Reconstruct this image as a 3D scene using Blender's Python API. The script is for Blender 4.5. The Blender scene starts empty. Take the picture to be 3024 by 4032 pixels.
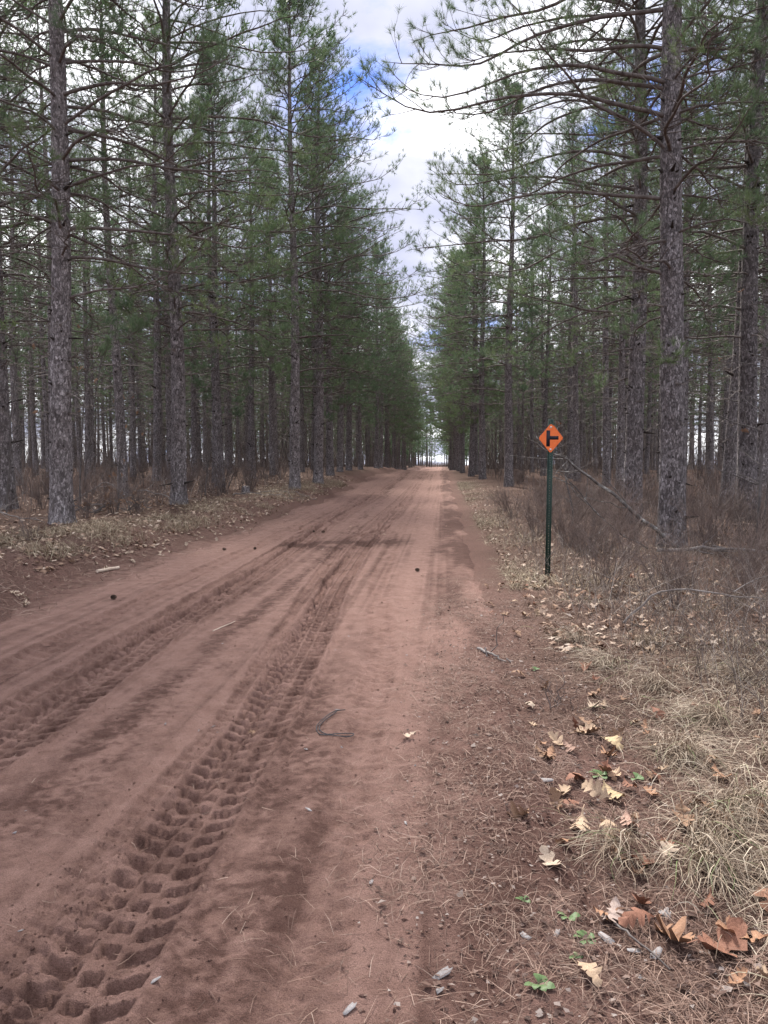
import bpy, math, random
import numpy as np

random.seed(11)
rng = np.random.default_rng(11)
scene = bpy.context.scene
C = scene.collection

# ---------------------------------------------------------------- camera
cam_d = bpy.data.cameras.new('camera')
cam = bpy.data.objects.new('camera', cam_d)
C.objects.link(cam)
cam_d.sensor_fit = 'VERTICAL'
cam_d.sensor_height = 36.0
cam_d.lens = 26.0
cam_d.clip_start = 0.05
cam_d.clip_end = 6000
cam.location = (0, 0, 1.55)
cam.rotation_euler = (math.radians(90 - 3.63), 0, math.radians(4.48))
scene.camera = cam

# ---------------------------------------------------------------- world: bright broken cloud
SUN_EL, SUN_AZ = math.radians(48), math.radians(-16)      # azimuth from +Y, negative = left of the road
world = bpy.data.worlds.new('World')
scene.world = world
world.use_nodes = True
wn, wl = world.node_tree.nodes, world.node_tree.links
wn.clear()
w_out = wn.new('ShaderNodeOutputWorld')
w_bg = wn.new('ShaderNodeBackground')
w_bg.inputs['Strength'].default_value = 0.12
sky = wn.new('ShaderNodeTexSky')
sky.sky_type = 'NISHITA'
sky.sun_disc = False
sky.sun_elevation = SUN_EL
sky.sun_rotation = SUN_AZ
w_tc = wn.new('ShaderNodeTexCoord')
w_sep = wn.new('ShaderNodeSeparateXYZ')
wl.new(w_tc.outputs['Generated'], w_sep.inputs[0])
def wmath(op, a, b):
    n = wn.new('ShaderNodeMath'); n.operation = op
    for i, v in enumerate((a, b)):
        if isinstance(v, (int, float)): n.inputs[i].default_value = v
        else: wl.new(v, n.inputs[i])
    return n.outputs[0]
zz = wmath('ADD', wmath('MAXIMUM', w_sep.outputs[2], 0.0), 0.16)
w_com = wn.new('ShaderNodeCombineXYZ')
wl.new(wmath('DIVIDE', w_sep.outputs[0], zz), w_com.inputs[0])
wl.new(wmath('DIVIDE', w_sep.outputs[1], zz), w_com.inputs[1])
w_map = wn.new('ShaderNodeMapping')
w_map.inputs['Location'].default_value = (2.38, 0.09, 0.0)
wl.new(w_com.outputs[0], w_map.inputs[0])
def wnoise(scale, detail, rough, dist=0.0, off=0.0):
    n = wn.new('ShaderNodeTexNoise')
    n.noise_dimensions = '4D'
    n.inputs['W'].default_value = off
    n.inputs['Scale'].default_value = scale
    n.inputs['Detail'].default_value = detail
    n.inputs['Roughness'].default_value = rough
    n.inputs['Distortion'].default_value = dist
    wl.new(w_map.outputs[0], n.inputs['Vector'])
    return n.outputs['Fac']
def wramp(fac, stops):
    r = wn.new('ShaderNodeValToRGB')
    els = r.color_ramp.elements
    while len(els) < len(stops): els.new(0.5)
    for e, (p, c) in zip(els, stops):
        e.position = p; e.color = c
    wl.new(fac, r.inputs[0])
    return r.outputs[0]
cover = wramp(wnoise(1.5, 8, 0.58, 0.25, 1.3), [(0.31, (0, 0, 0, 1)), (0.40, (1, 1, 1, 1))])
shade = wramp(wnoise(1.3, 6, 0.52, 0.2, 7.7), [(0.42, (1.62, 1.7, 2.25, 1)), (0.52, (2.3, 2.35, 2.7, 1)), (0.63, (6.6, 6.6, 6.7, 1))])
w_mix = wn.new('ShaderNodeMix'); w_mix.data_type = 'RGBA'
wl.new(cover, w_mix.inputs['Factor'])
w_blue = wn.new('ShaderNodeMix'); w_blue.data_type = 'RGBA'; w_blue.blend_type = 'MULTIPLY'
w_blue.inputs['Factor'].default_value = 1.0
w_blue.inputs['B'].default_value = (0.105, 0.18, 0.42, 1)
wl.new(sky.outputs[0], w_blue.inputs['A'])
wl.new(w_blue.outputs['Result'], w_mix.inputs['A'])
wl.new(shade, w_mix.inputs['B'])
wl.new(w_mix.outputs['Result'], w_bg.inputs['Color'])
wl.new(w_bg.outputs[0], w_out.inputs[0])

# ---------------------------------------------------------------- sun through thin cloud
sun_d = bpy.data.lights.new('sun', 'SUN')
sun_d.energy = 2.5
sun_d.angle = math.radians(10)
sun_d.color = (1.0, 0.95, 0.88)
sun_o = bpy.data.objects.new('sun', sun_d)
C.objects.link(sun_o)
sun_o.rotation_euler = (math.pi / 2 - SUN_EL, 0, math.pi + SUN_AZ * -1)
sun_o.location = (0, 0, 40)
from mathutils import Vector
_d = Vector((math.sin(SUN_AZ) * math.cos(SUN_EL), math.cos(SUN_AZ) * math.cos(SUN_EL), math.sin(SUN_EL)))
sun_o.rotation_euler = (-_d).to_track_quat('-Z', 'Y').to_euler()

scene.view_settings.view_transform = 'Standard'
scene.view_settings.look = 'None'
scene.view_settings.exposure = 1.82
scene.view_settings.gamma = 1.0
scene.view_settings.use_curve_mapping = False
scene.render.engine = 'CYCLES'
scene.cycles.max_bounces = 4
scene.cycles.diffuse_bounces = 3
scene.cycles.glossy_bounces = 1
scene.cycles.transmission_bounces = 3

# ================================================================ helpers
def sst(a, b, x):
    t = np.clip((np.asarray(x, float) - a) / (b - a), 0, 1)
    return t * t * (3 - 2 * t)

def hsh(ix, iy, seed):
    n = (ix.astype(np.int64) * 374761393 + iy.astype(np.int64) * 668265263 + seed * 1442695041) & 0x7fffffff
    n = ((n ^ (n >> 13)) * 1274126177) & 0x7fffffff
    n = (n ^ (n >> 16)) & 0xffffff
    return n / float(0xffffff)

def vnoise(x, y, seed=0):
    x, y = np.broadcast_arrays(np.asarray(x, float), np.asarray(y, float))
    ix, iy = np.floor(x), np.floor(y)
    fx, fy = x - ix, y - iy
    fx = fx * fx * (3 - 2 * fx); fy = fy * fy * (3 - 2 * fy)
    a = hsh(ix, iy, seed); b = hsh(ix + 1, iy, seed)
    c = hsh(ix, iy + 1, seed); d = hsh(ix + 1, iy + 1, seed)
    return (a * (1 - fx) + b * fx) * (1 - fy) + (c * (1 - fx) + d * fx) * fy - 0.5

def fbm(x, y, octv=4, seed=0, gain=0.5):
    s, a, f = 0, 1.0, 1.0
    for i in range(octv):
        s = s + a * vnoise(np.asarray(x) * f + 17.3 * i, np.asarray(y) * f - 9.1 * i, seed + i)
        a *= gain; f *= 2.03
    return s

def cells(x, y, seed=0):
    """F1, F2 distances and cell id of a jittered grid"""
    ix, iy = np.floor(x), np.floor(y)
    f1 = np.full(x.shape, 9.0); f2 = np.full(x.shape, 9.0); cid = np.zeros(x.shape)
    for dx in (-1, 0, 1):
        for dy in (-1, 0, 1):
            jx, jy = ix + dx, iy + dy
            d = np.hypot(jx + hsh(jx, jy, seed) - x, jy + hsh(jx, jy, seed + 5) - y)
            m = d < f1
            f2 = np.where(m, f1, np.minimum(f2, d))
            cid = np.where(m, hsh(jx, jy, seed + 9), cid)
            f1 = np.where(m, d, f1)
    return f1, f2, cid

def make_mesh(name, V, F, mats, midx=None, smooth=True, attrs=None):
    """F: int array (n,3) or (n,4), or a list of such arrays"""
    me = bpy.data.meshes.new(name)
    V = np.ascontiguousarray(V, dtype=np.float32)
    Fs = F if isinstance(F, list) else [F]
    Fs = [np.asarray(f, dtype=np.int32) for f in Fs if len(f)]
    me.vertices.add(len(V)); me.vertices.foreach_set('co', V.ravel())
    loops = np.concatenate([f.ravel() for f in Fs])
    tot = np.concatenate([np.full(len(f), f.shape[1], np.int32) for f in Fs])
    st = np.concatenate([[0], np.cumsum(tot)[:-1]]).astype(np.int32)
    me.loops.add(len(loops)); me.loops.foreach_set('vertex_index', loops)
    me.polygons.add(len(tot))
    me.polygons.foreach_set('loop_start', st)
    me.polygons.foreach_set('loop_total', tot)
    if smooth: me.polygons.foreach_set('use_smooth', np.ones(len(tot), bool))
    for m in (mats if isinstance(mats, (list, tuple)) else [mats]): me.materials.append(m)
    if midx is not None: me.polygons.foreach_set('material_index', np.asarray(midx, np.int32))
    for k, v in (attrs or {}).items():
        a = me.attributes.new(k, 'FLOAT', 'POINT')
        a.data.foreach_set('value', np.asarray(v, np.float32).ravel())
    me.update(calc_edges=True)
    return me

def obj(name, me, parent=None, loc=(0, 0, 0), rot=(0, 0, 0), scale=None):
    o = bpy.data.objects.new(name, me)
    C.objects.link(o)
    o.location = loc; o.rotation_euler = rot
    if scale is not None: o.scale = scale if hasattr(scale, '__len__') else (scale,) * 3
    if parent: o.parent = parent
    return o

def tag(o, label=None, cat=None, group=None, kind=None):
    if label: o['label'] = label
    if cat: o['category'] = cat
    if group: o['group'] = group
    if kind: o['kind'] = kind
    return o

class Geo:
    def __init__(s): s.V = []; s.F = []; s.M = []; s.n = 0
    def add(s, V, F, m=0):
        V = np.asarray(V, float).reshape(-1, 3)
        if not len(V): return s
        F = np.asarray(F)
        if F.shape[1] == 4:
            F = np.concatenate([F[:, [0, 1, 2]], F[:, [0, 2, 3]]])
        s.V.append(V); s.F.append(F + s.n); s.M.append(np.full(len(F), m)); s.n += len(V)
        return s
    def mesh(s, name, mats, smooth=True):
        return make_mesh(name, np.concatenate(s.V), np.concatenate(s.F), mats, np.concatenate(s.M), smooth)

def nrm(a): return a / np.maximum(np.linalg.norm(a, axis=-1, keepdims=True), 1e-9)

def tubes(P, R, sides=3, cap=True):
    """batch of m tubes, each n points: P (m,n,3), R (m,n)"""
    P = np.asarray(P, float); R = np.asarray(R, float)
    m, n, _ = P.shape
    if m == 0: return np.zeros((0, 3)), np.zeros((0, 4), int)
    T = nrm(np.gradient(P, axis=1))
    ref = np.where(np.abs(T[:, :1, 2:3]) > .8, np.array([1., 0, 0]), np.array([0, 0, 1.]))
    ref = np.broadcast_to(ref, T.shape)
    A = nrm(np.cross(T, ref)); B = np.cross(T, A)
    th = np.arange(sides) / sides * 2 * math.pi
    V = P[:, :, None, :] + R[:, :, None, None] * (A[:, :, None, :] * np.cos(th)[:, None] + B[:, :, None, :] * np.sin(th)[:, None])
    idx = np.arange(m * n * sides).reshape(m, n, sides)
    a = idx[:, :-1, :]; b = np.roll(a, -1, axis=2); c = idx[:, 1:, :]; d = np.roll(c, -1, axis=2)
    F = np.stack([a, b, d, c], -1).reshape(-1, 4)
    return V.reshape(-1, 3), F

def box(x0, x1, y0, y1, z0, z1):
    V = np.array([(x, y, z) for x in (x0, x1) for y in (y0, y1) for z in (z0, z1)], float)
    F = np.array([(0, 1, 3, 2), (4, 6, 7, 5), (0, 4, 5, 1), (2, 3, 7, 6), (0, 2, 6, 4), (1, 5, 7, 3)])
    return V, F

# ---------------------------------------------------------------- materials
def mat(name, rough=0.9, spec=0.2):
    m = bpy.data.materials.new(name); m.use_nodes = True
    b = m.node_tree.nodes['Principled BSDF']
    b.inputs['Roughness'].default_value = rough
    b.inputs['Specular IOR Level'].default_value = spec
    return m, m.node_tree.nodes, m.node_tree.links, b
def n_noise(N, L, vec, scale, detail=4, rough=.55):
    t = N.new('ShaderNodeTexNoise')
    t.inputs['Scale'].default_value = scale; t.inputs['Detail'].default_value = detail; t.inputs['Roughness'].default_value = rough
    if vec is not None: L.new(vec, t.inputs['Vector'])
    return t.outputs['Fac']
def n_ramp(N, L, fac, stops):
    r = N.new('ShaderNodeValToRGB'); e = r.color_ramp.elements
    while len(e) < len(stops): e.new(.5)
    for k, (p, c) in zip(e, stops): k.position = p; k.color = (*c, 1)
    L.new(fac, r.inputs[0]); return r.outputs[0]
def n_mix(N, L, fac, a, b, mode='MIX'):
    m = N.new('ShaderNodeMix'); m.data_type = 'RGBA'; m.blend_type = mode
    for s, v in (('Factor', fac), ('A', a), ('B', b)):
        if hasattr(v, 'links'): L.new(v, m.inputs[s])
        elif isinstance(v, (int, float)): m.inputs[s].default_value = v
        else: m.inputs[s].default_value = (*v, 1)
    return m.outputs['Result']
def n_math(N, L, op, a, b=0.0):
    m = N.new('ShaderNodeMath'); m.operation = op
    for i, v in enumerate((a, b)):
        if hasattr(v, 'links'): L.new(v, m.inputs[i])
        else: m.inputs[i].default_value = v
    return m.outputs[0]
def n_bump(N, L, b, h, strength, dist):
    u = N.new('ShaderNodeBump'); u.inputs['Strength'].default_value = strength; u.inputs['Distance'].default_value = dist
    L.new(h, u.inputs['Height']); L.new(u.outputs[0], b.inputs['Normal'])
def n_coord(N, L, out='Object', scale=None):
    t = N.new('ShaderNodeTexCoord').outputs[out]
    if scale:
        m = N.new('ShaderNodeMapping'); m.inputs['Scale'].default_value = scale
        L.new(t, m.inputs[0]); return m.outputs[0]
    return t
def n_attr(N, name):
    a = N.new('ShaderNodeAttribute'); a.attribute_name = name; return a.outputs['Fac']
def n_rand(N): return N.new('ShaderNodeObjectInfo').outputs['Random']

def bark_mat():
    m, N, L, b = mat('pine_bark', .95, .1)
    v0 = n_coord(N, L, 'Object', (1, 1, .45))
    dn = N.new('ShaderNodeTexNoise'); dn.inputs['Scale'].default_value = 14; dn.inputs['Detail'].default_value = 4
    L.new(v0, dn.inputs['Vector'])
    vm = N.new('ShaderNodeVectorMath'); vm.operation = 'MULTIPLY_ADD'
    L.new(dn.outputs['Color'], vm.inputs[0]); vm.inputs[1].default_value = (.07, .07, .07); L.new(v0, vm.inputs[2])
    v = vm.outputs[0]
    vo = N.new('ShaderNodeTexVoronoi'); vo.feature = 'DISTANCE_TO_EDGE'; vo.inputs['Scale'].default_value = 34
    L.new(v, vo.inputs['Vector'])
    vc = N.new('ShaderNodeTexVoronoi'); vc.inputs['Scale'].default_value = 34
    L.new(v, vc.inputs['Vector'])
    sp = N.new('ShaderNodeSeparateColor'); L.new(vc.outputs['Color'], sp.inputs[0])
    plate = n_ramp(N, L, sp.outputs[0], [(0, (.13, .122, .122)), (.35, (.215, .206, .208)), (.75, (.315, .305, .31)), (1, (.45, .44, .447))])
    no = n_noise(N, L, v0, 11, 8, .7); big = n_noise(N, L, v0, 1.6, 4, .6)
    plate = n_mix(N, L, 1.0, plate, n_ramp(N, L, no, [(.3, (.45, .43, .42)), (.7, (1.35, 1.32, 1.32))]), 'MULTIPLY')
    plate = n_mix(N, L, 1.0, plate, n_ramp(N, L, big, [(.3, (.82, .79, .78)), (.6, (1.1, 1.1, 1.12))]), 'MULTIPLY')
    edge = n_ramp(N, L, vo.outputs['Distance'], [(0, (0, 0, 0)), (.13, (1, 1, 1))])
    col = n_mix(N, L, n_math(N, L, 'ADD', n_math(N, L, 'MULTIPLY', edge, .6), .4), (.035, .031, .031), plate)
    col = n_mix(N, L, 1.0, col, n_ramp(N, L, n_rand(N), [(0, (.85, .83, .83)), (1, (1.2, 1.17, 1.15))]), 'MULTIPLY')
    L.new(col, b.inputs['Base Color'])
    h = n_math(N, L, 'ADD', n_math(N, L, 'MULTIPLY', edge, .5), n_math(N, L, 'MULTIPLY', no, 1.0))
    n_bump(N, L, b, h, .9, .03)
    return m
M_BARK = bark_mat()

def simple(name, stops, scale=6, rough=.9, bump=None, spec=.15, rnd=None, coord='Object', cscale=None):
    m, N, L, b = mat(name, rough, spec)
    v = n_coord(N, L, coord, cscale)
    no = n_noise(N, L, v, scale, 5, .6)
    c = n_ramp(N, L, no, stops)
    if rnd: c = n_mix(N, L, 1.0, c, n_ramp(N, L, n_rand(N), rnd), 'MULTIPLY')
    L.new(c, b.inputs['Base Color'])
    if bump: n_bump(N, L, b, no, bump[0], bump[1])
    return m
M_KNOT = simple('knot_resin', [(.3, (.02, .017, .016)), (.7, (.06, .05, .045))], 30, bump=(.5, .01))
M_BRANCH = simple('pine_branch_bark', [(.3, (.065, .053, .05)), (.55, (.14, .12, .112)), (.75, (.24, .215, .205))], 7, bump=(.4, .01))
M_DEADB = simple('dead_branch_bark', [(.3, (.13, .11, .103)), (.55, (.24, .215, .20)), (.75, (.40, .37, .35))], 6, bump=(.4, .01))
M_TWIG = simple('bare_shrub_twig', [(.3, (.10, .08, .073)), (.7, (.22, .185, .17))], 5, rnd=[(0, (.75, .72, .72)), (1, (1.25, 1.15, 1.1))])
M_SAPL = simple('sapling_bark', [(.3, (.08, .07, .065)), (.7, (.17, .155, .15))], 9, bump=(.3, .01))

def needle_mat(name, dark, mid, light, tr=.22):
    m, N, L, b = mat(name, .6, .25)
    v = n_coord(N, L, 'Object')
    no = n_noise(N, L, v, 1.3, 3, .6)
    c = n_ramp(N, L, no, [(.3, dark), (.5, mid), (.72, light)])
    c = n_mix(N, L, 1.0, c, n_ramp(N, L, n_rand(N), [(0, (.85, .88, .95)), (.5, (1, 1, 1)), (1, (1.2, 1.12, .95))]), 'MULTIPLY')
    L.new(c, b.inputs['Base Color'])
    t = N.new('ShaderNodeBsdfTranslucent'); L.new(c, t.inputs['Color'])
    x = N.new('ShaderNodeMixShader'); x.inputs[0].default_value = tr
    L.new(b.outputs[0], x.inputs[1]); L.new(t.outputs[0], x.inputs[2])
    L.new(x.outputs[0], N['Material Output'].inputs[0])
    return m
M_NEEDLE = needle_mat('pine_needles', (.08, .128, .066), (.125, .185, .098), (.175, .235, .125), .34)

def leaf_mat():
    m, N, L, b = mat('dead_oak_leaf', .75, .25)
    v = n_coord(N, L, 'Object')
    c = N.new('ShaderNodeObjectInfo').outputs['Color']
    no = n_noise(N, L, v, 30, 4, .6)
    c = n_mix(N, L, .8, c, n_ramp(N, L, no, [(.3, (.6, .55, .5)), (.7, (1.15, 1.15, 1.15))]), 'MULTIPLY')
    L.new(c, b.inputs['Base Color'])
    n_bump(N, L, b, no, .3, .005)
    return m
M_LEAF = leaf_mat()
def strand(name, stops, rough=.75):
    m, N, L, b = mat(name, rough, .2)
    no = n_noise(N, L, n_coord(N, L), 9, 3, .6)
    c = n_ramp(N, L, n_attr(N, 'tint'), stops)
    c = n_mix(N, L, .6, c, n_ramp(N, L, no, [(.3, (.6, .6, .6)), (.7, (1.2, 1.2, 1.2))]), 'MULTIPLY')
    L.new(c, b.inputs['Base Color']); return m
M_LEAFS = strand('dead_leaf_scatter', [(0, (.17, .10, .07)), (.35, (.32, .21, .15)), (.7, (.44, .33, .25)), (1, (.56, .46, .38))])
M_STRAW = strand('dry_grass', [(0, (.10, .07, .05)), (.3, (.20, .145, .105)), (.6, (.34, .265, .195)), (.95, (.55, .47, .37)), (.985, (.15, .19, .08))])
M_STRAWL = strand('dry_grass_left', [(0, (.12, .085, .06)), (.4, (.25, .19, .13)), (.8, (.40, .33, .23)), (1, (.48, .42, .30))])
M_NLIT = strand('fallen_needles', [(0, (.10, .062, .05)), (.4, (.20, .128, .10)), (.75, (.30, .20, .155)), (1, (.42, .31, .25))])
M_FLAKE = simple('bark_flake', [(.3, (.20, .185, .185)), (.7, (.42, .40, .40))], 25, rnd=[(0, (.7, .68, .68)), (1, (1.1, 1.1, 1.1))], bump=(.4, .004))
M_GREEN = simple('seedling_leaf', [(.3, (.075, .12, .05)), (.7, (.12, .18, .075))], 14, rough=.5)
M_CONE = simple('pine_cone', [(.3, (.035, .025, .02)), (.7, (.10, .07, .055))], 40)
M_PEELED = simple('peeled_wood', [(.3, (.48, .38, .30)), (.7, (.70, .60, .50))], 12, bump=(.3, .005))
M_CORD = simple('weathered_cord', [(.3, (.035, .035, .04)), (.7, (.10, .10, .105))], 60)
M_LICHEN = simple('lichen_limb', [(.35, (.07, .06, .055)), (.55, (.13, .12, .115)), (.68, (.34, .34, .32))], 11, bump=(.4, .01))
M_BRUSH = strand('undergrowth_brush', [(0, (.065, .05, .044)), (.45, (.16, .128, .112)), (.75, (.27, .225, .198)), (1, (.46, .41, .37))])

# ================================================================ terrain
def g_long(y):
    ys = np.array([-60, 0, 15, 28, 40, 55, 66, 75, 86, 110, 150, 180, 200, 225, 300, 3000.])
    zs = np.array([0, 0, .02, .2, .45, .74, .93, 1.0, .93, .55, .6, .92, 1.05, 1.02, .9, .9])
    return np.interp(y, ys, zs)
def Hbase(x, y):
    x = np.asarray(x, float); y = np.asarray(y, float)
    wob = .35 * vnoise(y * .35, 3.1, 31) * 2
    z = g_long(y)
    z = z + .36 * sst(-4.5 + wob, -6.0 + wob, x) + .14 * sst(.3, 3.5, x)
    off = sst(.8, 3, x) + sst(-5, -7, x)
    z = z + off * (.10 * fbm(x * .35, y * .35, 3, 5) + .03 * fbm(x * 2.1, y * 2.1, 3, 8))
    z = z + .035 * np.exp(-((x - .30 - .1 * wob) / .2) ** 2) * (.7 + vnoise(y * .7, 0.5, 77))
    return z
def edge_r(y): return .48 + .22 * fbm(y * .9, 4.4, 3, 41)
def edge_l(y): return -4.75 + .45 * fbm(y * .6, 8.4, 3, 43) + .35 * vnoise(y * .35, 3.1, 31) * 2

def lin(y, pts):
    a = np.array(pts); return np.interp(y, a[:, 0], a[:, 1])
TRACKS = [  # centre line (y, x), half width, tread pitch, depth, kind
    (((0, -1.04), (2.7, -1.10), (4.3, -1.09), (6.1, -1.17), (9.7, -1.38), (14, -1.5), (30, -1.3), (75, -1.2), (300, -1.2)), .185, .125, .038, 0),
    (((0, -1.28), (2.7, -1.30), (4.3, -1.25), (6.1, -1.36), (9.7, -1.62), (14, -1.85), (30, -1.6), (75, -1.5), (300, -1.5)), .15, .105, .018, 1),
    (((0, -2.35), (4.5, -2.44), (6.6, -2.58), (8.3, -2.56), (11.5, -2.62), (18, -2.9), (30, -2.8), (75, -2.7), (300, -2.7)), .19, .130, .046, 0),
    (((0, -2.62), (4.5, -2.70), (6.6, -2.78), (8.3, -2.80), (11.5, -2.9), (18, -3.1), (30, -3.1), (75, -3.0), (300, -3)), .15, .108, .024, 1),
    (((0, -3.2), (7.5, -3.33), (11, -3.5), (20, -3.5), (75, -3.4), (300, -3.4)), .14, .14, .020, 1),
    (((0, -.36), (2.6, -.41), (6.1, -.50), (10, -.85), (16, -1.0), (30, -.7), (75, -.6), (300, -.6)), .13, .12, .013, 1),
]
def tread(x, y):
    z = np.zeros_like(x); churn = np.zeros_like(x)
    for k, (pts, hw, pitch, dep, kind) in enumerate(TRACKS):
        cx = lin(y, pts) + .02 * vnoise(y * .8, k * 3.3, 50 + k)
        jx = .012 * vnoise(x * 9, y * 9, 60 + k) + .005 * vnoise(x * 60, y * 60, 66 + k)
        jy = .014 * vnoise(x * 7, y * 7, 70 + k) + .005 * vnoise(x * 55, y * 55, 76 + k)
        u = (x - cx + jx) / hw
        s = y + jy
        au = np.abs(u)
        inside = sst(1.06, .98, au)
        # flat lugs: long outer bars either side of short centre blocks, staggered
        col = np.where(u < -.24, 0, np.where(u < .24, 1, 2))
        lo = np.choose(col, [-1.0, -.19, .28]); hi = np.choose(col, [-.28, .19, 1.0])
        f = np.clip((u - lo) / (hi - lo), 0, 1)
        slope = np.choose(col, [.34, 0.0, -.34]) * (1.0 if kind == 0 else 1.5)
        ph = s / pitch + np.choose(col, [0.0, .30, .5]) + slope * (f - .5)
        fr = ph - np.floor(ph)
        duty = np.choose(col, [.52, .46, .52]) + .10 * vnoise(np.floor(ph) * 1.7, col * 3.1, 95 + k)
        lug = sst(.0, .07, fr) * sst(duty + .07, duty, fr) * sst(.0, .10, f) * sst(1.0, .90, f)
        vary = np.clip(.95 + .7 * fbm(x * 4, y * 2, 3, 80 + k), .55, 1.35)
        far = sst(70, 12, y) * .75 + .25
        far = far * (1 + .8 * sst(3.5, 9, y) * sst(30, 14, y))
        z -= inside * lug * dep * vary * far
        z -= sst(1.7, .5, au) * (.007 if kind == 0 else .004)
        z += .010 * np.exp(-((au - 1.14) / .13) ** 2) * (dep / .03) * (.6 + 1.4 * np.clip(.5 + fbm(x * 14, y * 9, 3, 90 + k), 0, 1)) * far
        churn = np.maximum(churn, sst(1.45, .8, au) * min(1., dep / .02) * (1 - .75 * lug * inside))
    return z, churn

def road_height(x, y):
    z = Hbase(x, y)
    t, churn = tread(x, y)
    near = sst(60, 10, y)
    z = z + t
    # broad ruts and crown
    z = z - .022 * np.exp(-((x - lin(y, TRACKS[0][0]) + .1) / .42) ** 2) - .025 * np.exp(-((x - lin(y, TRACKS[2][0]) + .1) / .42) ** 2)
    z = z + .012 * fbm(x * 11, y * .22, 3, 12) * sst(-4.6, -4.0, x) * sst(.2, -.1, x)
    z = z + .03 * fbm(x * .9, y * .45, 3, 13) + .010 * fbm(x * 5, y * 2.6, 3, 14)
    rough = pit_mask(x, y)
    grain = fbm(x * 42, y * 42, 3, 15, .6)
    z = z + near * (.0055 * grain + .004 * fbm(x * 19, y * 19, 2, 17) + rough * .018 * fbm(x * 36, y * 34, 2, 16) + churn * .006 * fbm(x * 50, y * 50, 2, 19, .6))
    z = z + sst(-.15, .5, x) * near * .016 * fbm(x * 17, y * 17, 4, 18, .6)
    return z, churn, rough
def pit_mask(x, y):
    a = np.exp(-((x + .66 + .02 * y) / .24) ** 2) * sst(7.0, 3.5, y)
    b = np.exp(-((x + 1.80 + .02 * y) / .22) ** 2) * .9
    return np.clip((a + b) * (.75 + 1.2 * fbm(x * 3, y * 1.2, 3, 21)), 0, 1)

def grid_faces(nr, nc):
    i = np.arange(nr * nc).reshape(nr, nc)
    return np.stack([i[:-1, :-1], i[:-1, 1:], i[1:, 1:], i[1:, :-1]], -1).reshape(-1, 4)

# road sheet: rows get longer with distance
ys = [0.9]
while ys[-1] < 330: ys.append(ys[-1] + .0030 * max(ys[-1], 1.2) ** 1.2 * max(1, ys[-1] / 12) ** .7)
ys = np.array(ys); NC = 370
xl = np.maximum(-6.2, -(.72 * ys + 1.3)); xr = np.full_like(ys, 1.15)
uu = np.linspace(0, 1, NC)
RX = np.empty((len(ys), NC))
for i, yy in enumerate(ys):
    xs = np.linspace(xl[i], xr[i], 900)
    den = 1 + 3.0 * sst(.45, .32, np.abs(xs - lin(yy, TRACKS[0][0]) + .1)) + 2.2 * sst(.5, .36, np.abs(xs - lin(yy, TRACKS[2][0]) + .12)) + 1.2 * sst(-.35, 0, xs)
    cdf = np.concatenate([[0], np.cumsum((den[1:] + den[:-1]) * .5)]); RX[i] = np.interp(uu * cdf[-1], cdf, xs)
RY = np.repeat(ys[:, None], NC, 1)
RZ, churn, rough = road_height(RX, RY)
er, el = edge_r(RY), edge_l(RY)
RZ = RZ - .09 * sst(er - .12, er + .3, RX) - .09 * sst(el + .12, el - .35, RX)
damp = np.clip(.45 + 1.3 * fbm(RX * .55, RY * .16, 4, 22), 0, 1) * .35 + .75 * rough * np.clip(.65 + 1.6 * fbm(RX * 30, RY * 30, 2, 16), 0, 1.4)
damp = damp + .9 * np.exp(-((RY - 14.4 - .25 * (RX + 1.5)) / .8) ** 2) * np.clip(.6 + 2 * fbm(RX * 1.5, RY * 1.5, 3, 23), 0, 1) * sst(-.4, -1, RX) * sst(-3.6, -2.9, RX)
damp = damp + .35 * churn * np.clip(.5 + 2 * fbm(RX * 4, RY * 3, 3, 24), 0, 1)
damp = damp + .95 * sst(-.35, .25, RX) * np.clip(.75 + 1.2 * fbm(RX * 2.2, RY * .6, 3, 26), 0, 1) + .5 * sst(-3.9, -4.7, RX)
damp = damp + .3 * fbm(RX * 9, RY * 6, 4, 28, .7) + (.40 * fbm(RX * 8, RY * .12, 3, 30) + .45 * fbm(RX * 22, RY * .2, 2, 33)) * sst(-4.6, -4.0, RX) * sst(.3, -.2, RX)
damp = np.clip(damp, 0, 1)

def road_mat():
    m, N, L, b = mat('red_sand', .92, .12)
    v = n_coord(N, L, 'Object')
    fine = n_noise(N, L, v, 70, 5, .7)
    spk = n_noise(N, L, v, 260, 3, .7)
    mid = n_noise(N, L, v, 6, 5, .6)
    dry = n_ramp(N, L, mid, [(.3, (.235, .138, .112)), (.7, (.31, .192, .160))])
    wet = n_ramp(N, L, mid, [(.3, (.088, .047, .038)), (.7, (.135, .075, .061))])
    f = n_math(N, L, 'ADD', n_attr(N, 'damp'), n_math(N, L, 'MULTIPLY', n_math(N, L, 'SUBTRACT', fine, .5), .9))
    c = n_mix(N, L, n_ramp(N, L, f, [(.2, (0, 0, 0)), (.95, (1, 1, 1))]), dry, wet)
    c = n_mix(N, L, .85, c, n_ramp(N, L, spk, [(.3, (.42, .40, .40)), (.5, (1, 1, 1)), (.72, (1.35, 1.34, 1.34))]), 'MULTIPLY')
    L.new(c, b.inputs['Base Color'])
    n_bump(N, L, b, n_math(N, L, 'ADD', fine, n_math(N, L, 'MULTIPLY', spk, .8)), .9, .016)
    return m
M_ROAD = road_mat()
road = obj('dirt_road', make_mesh('dirt_road', np.stack([RX, RY, RZ], -1).reshape(-1, 3), grid_faces(len(ys), NC), M_ROAD, attrs={'damp': damp}))
tag(road, 'red sandy dirt road with tyre tracks running to the horizon', kind='structure')

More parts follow.
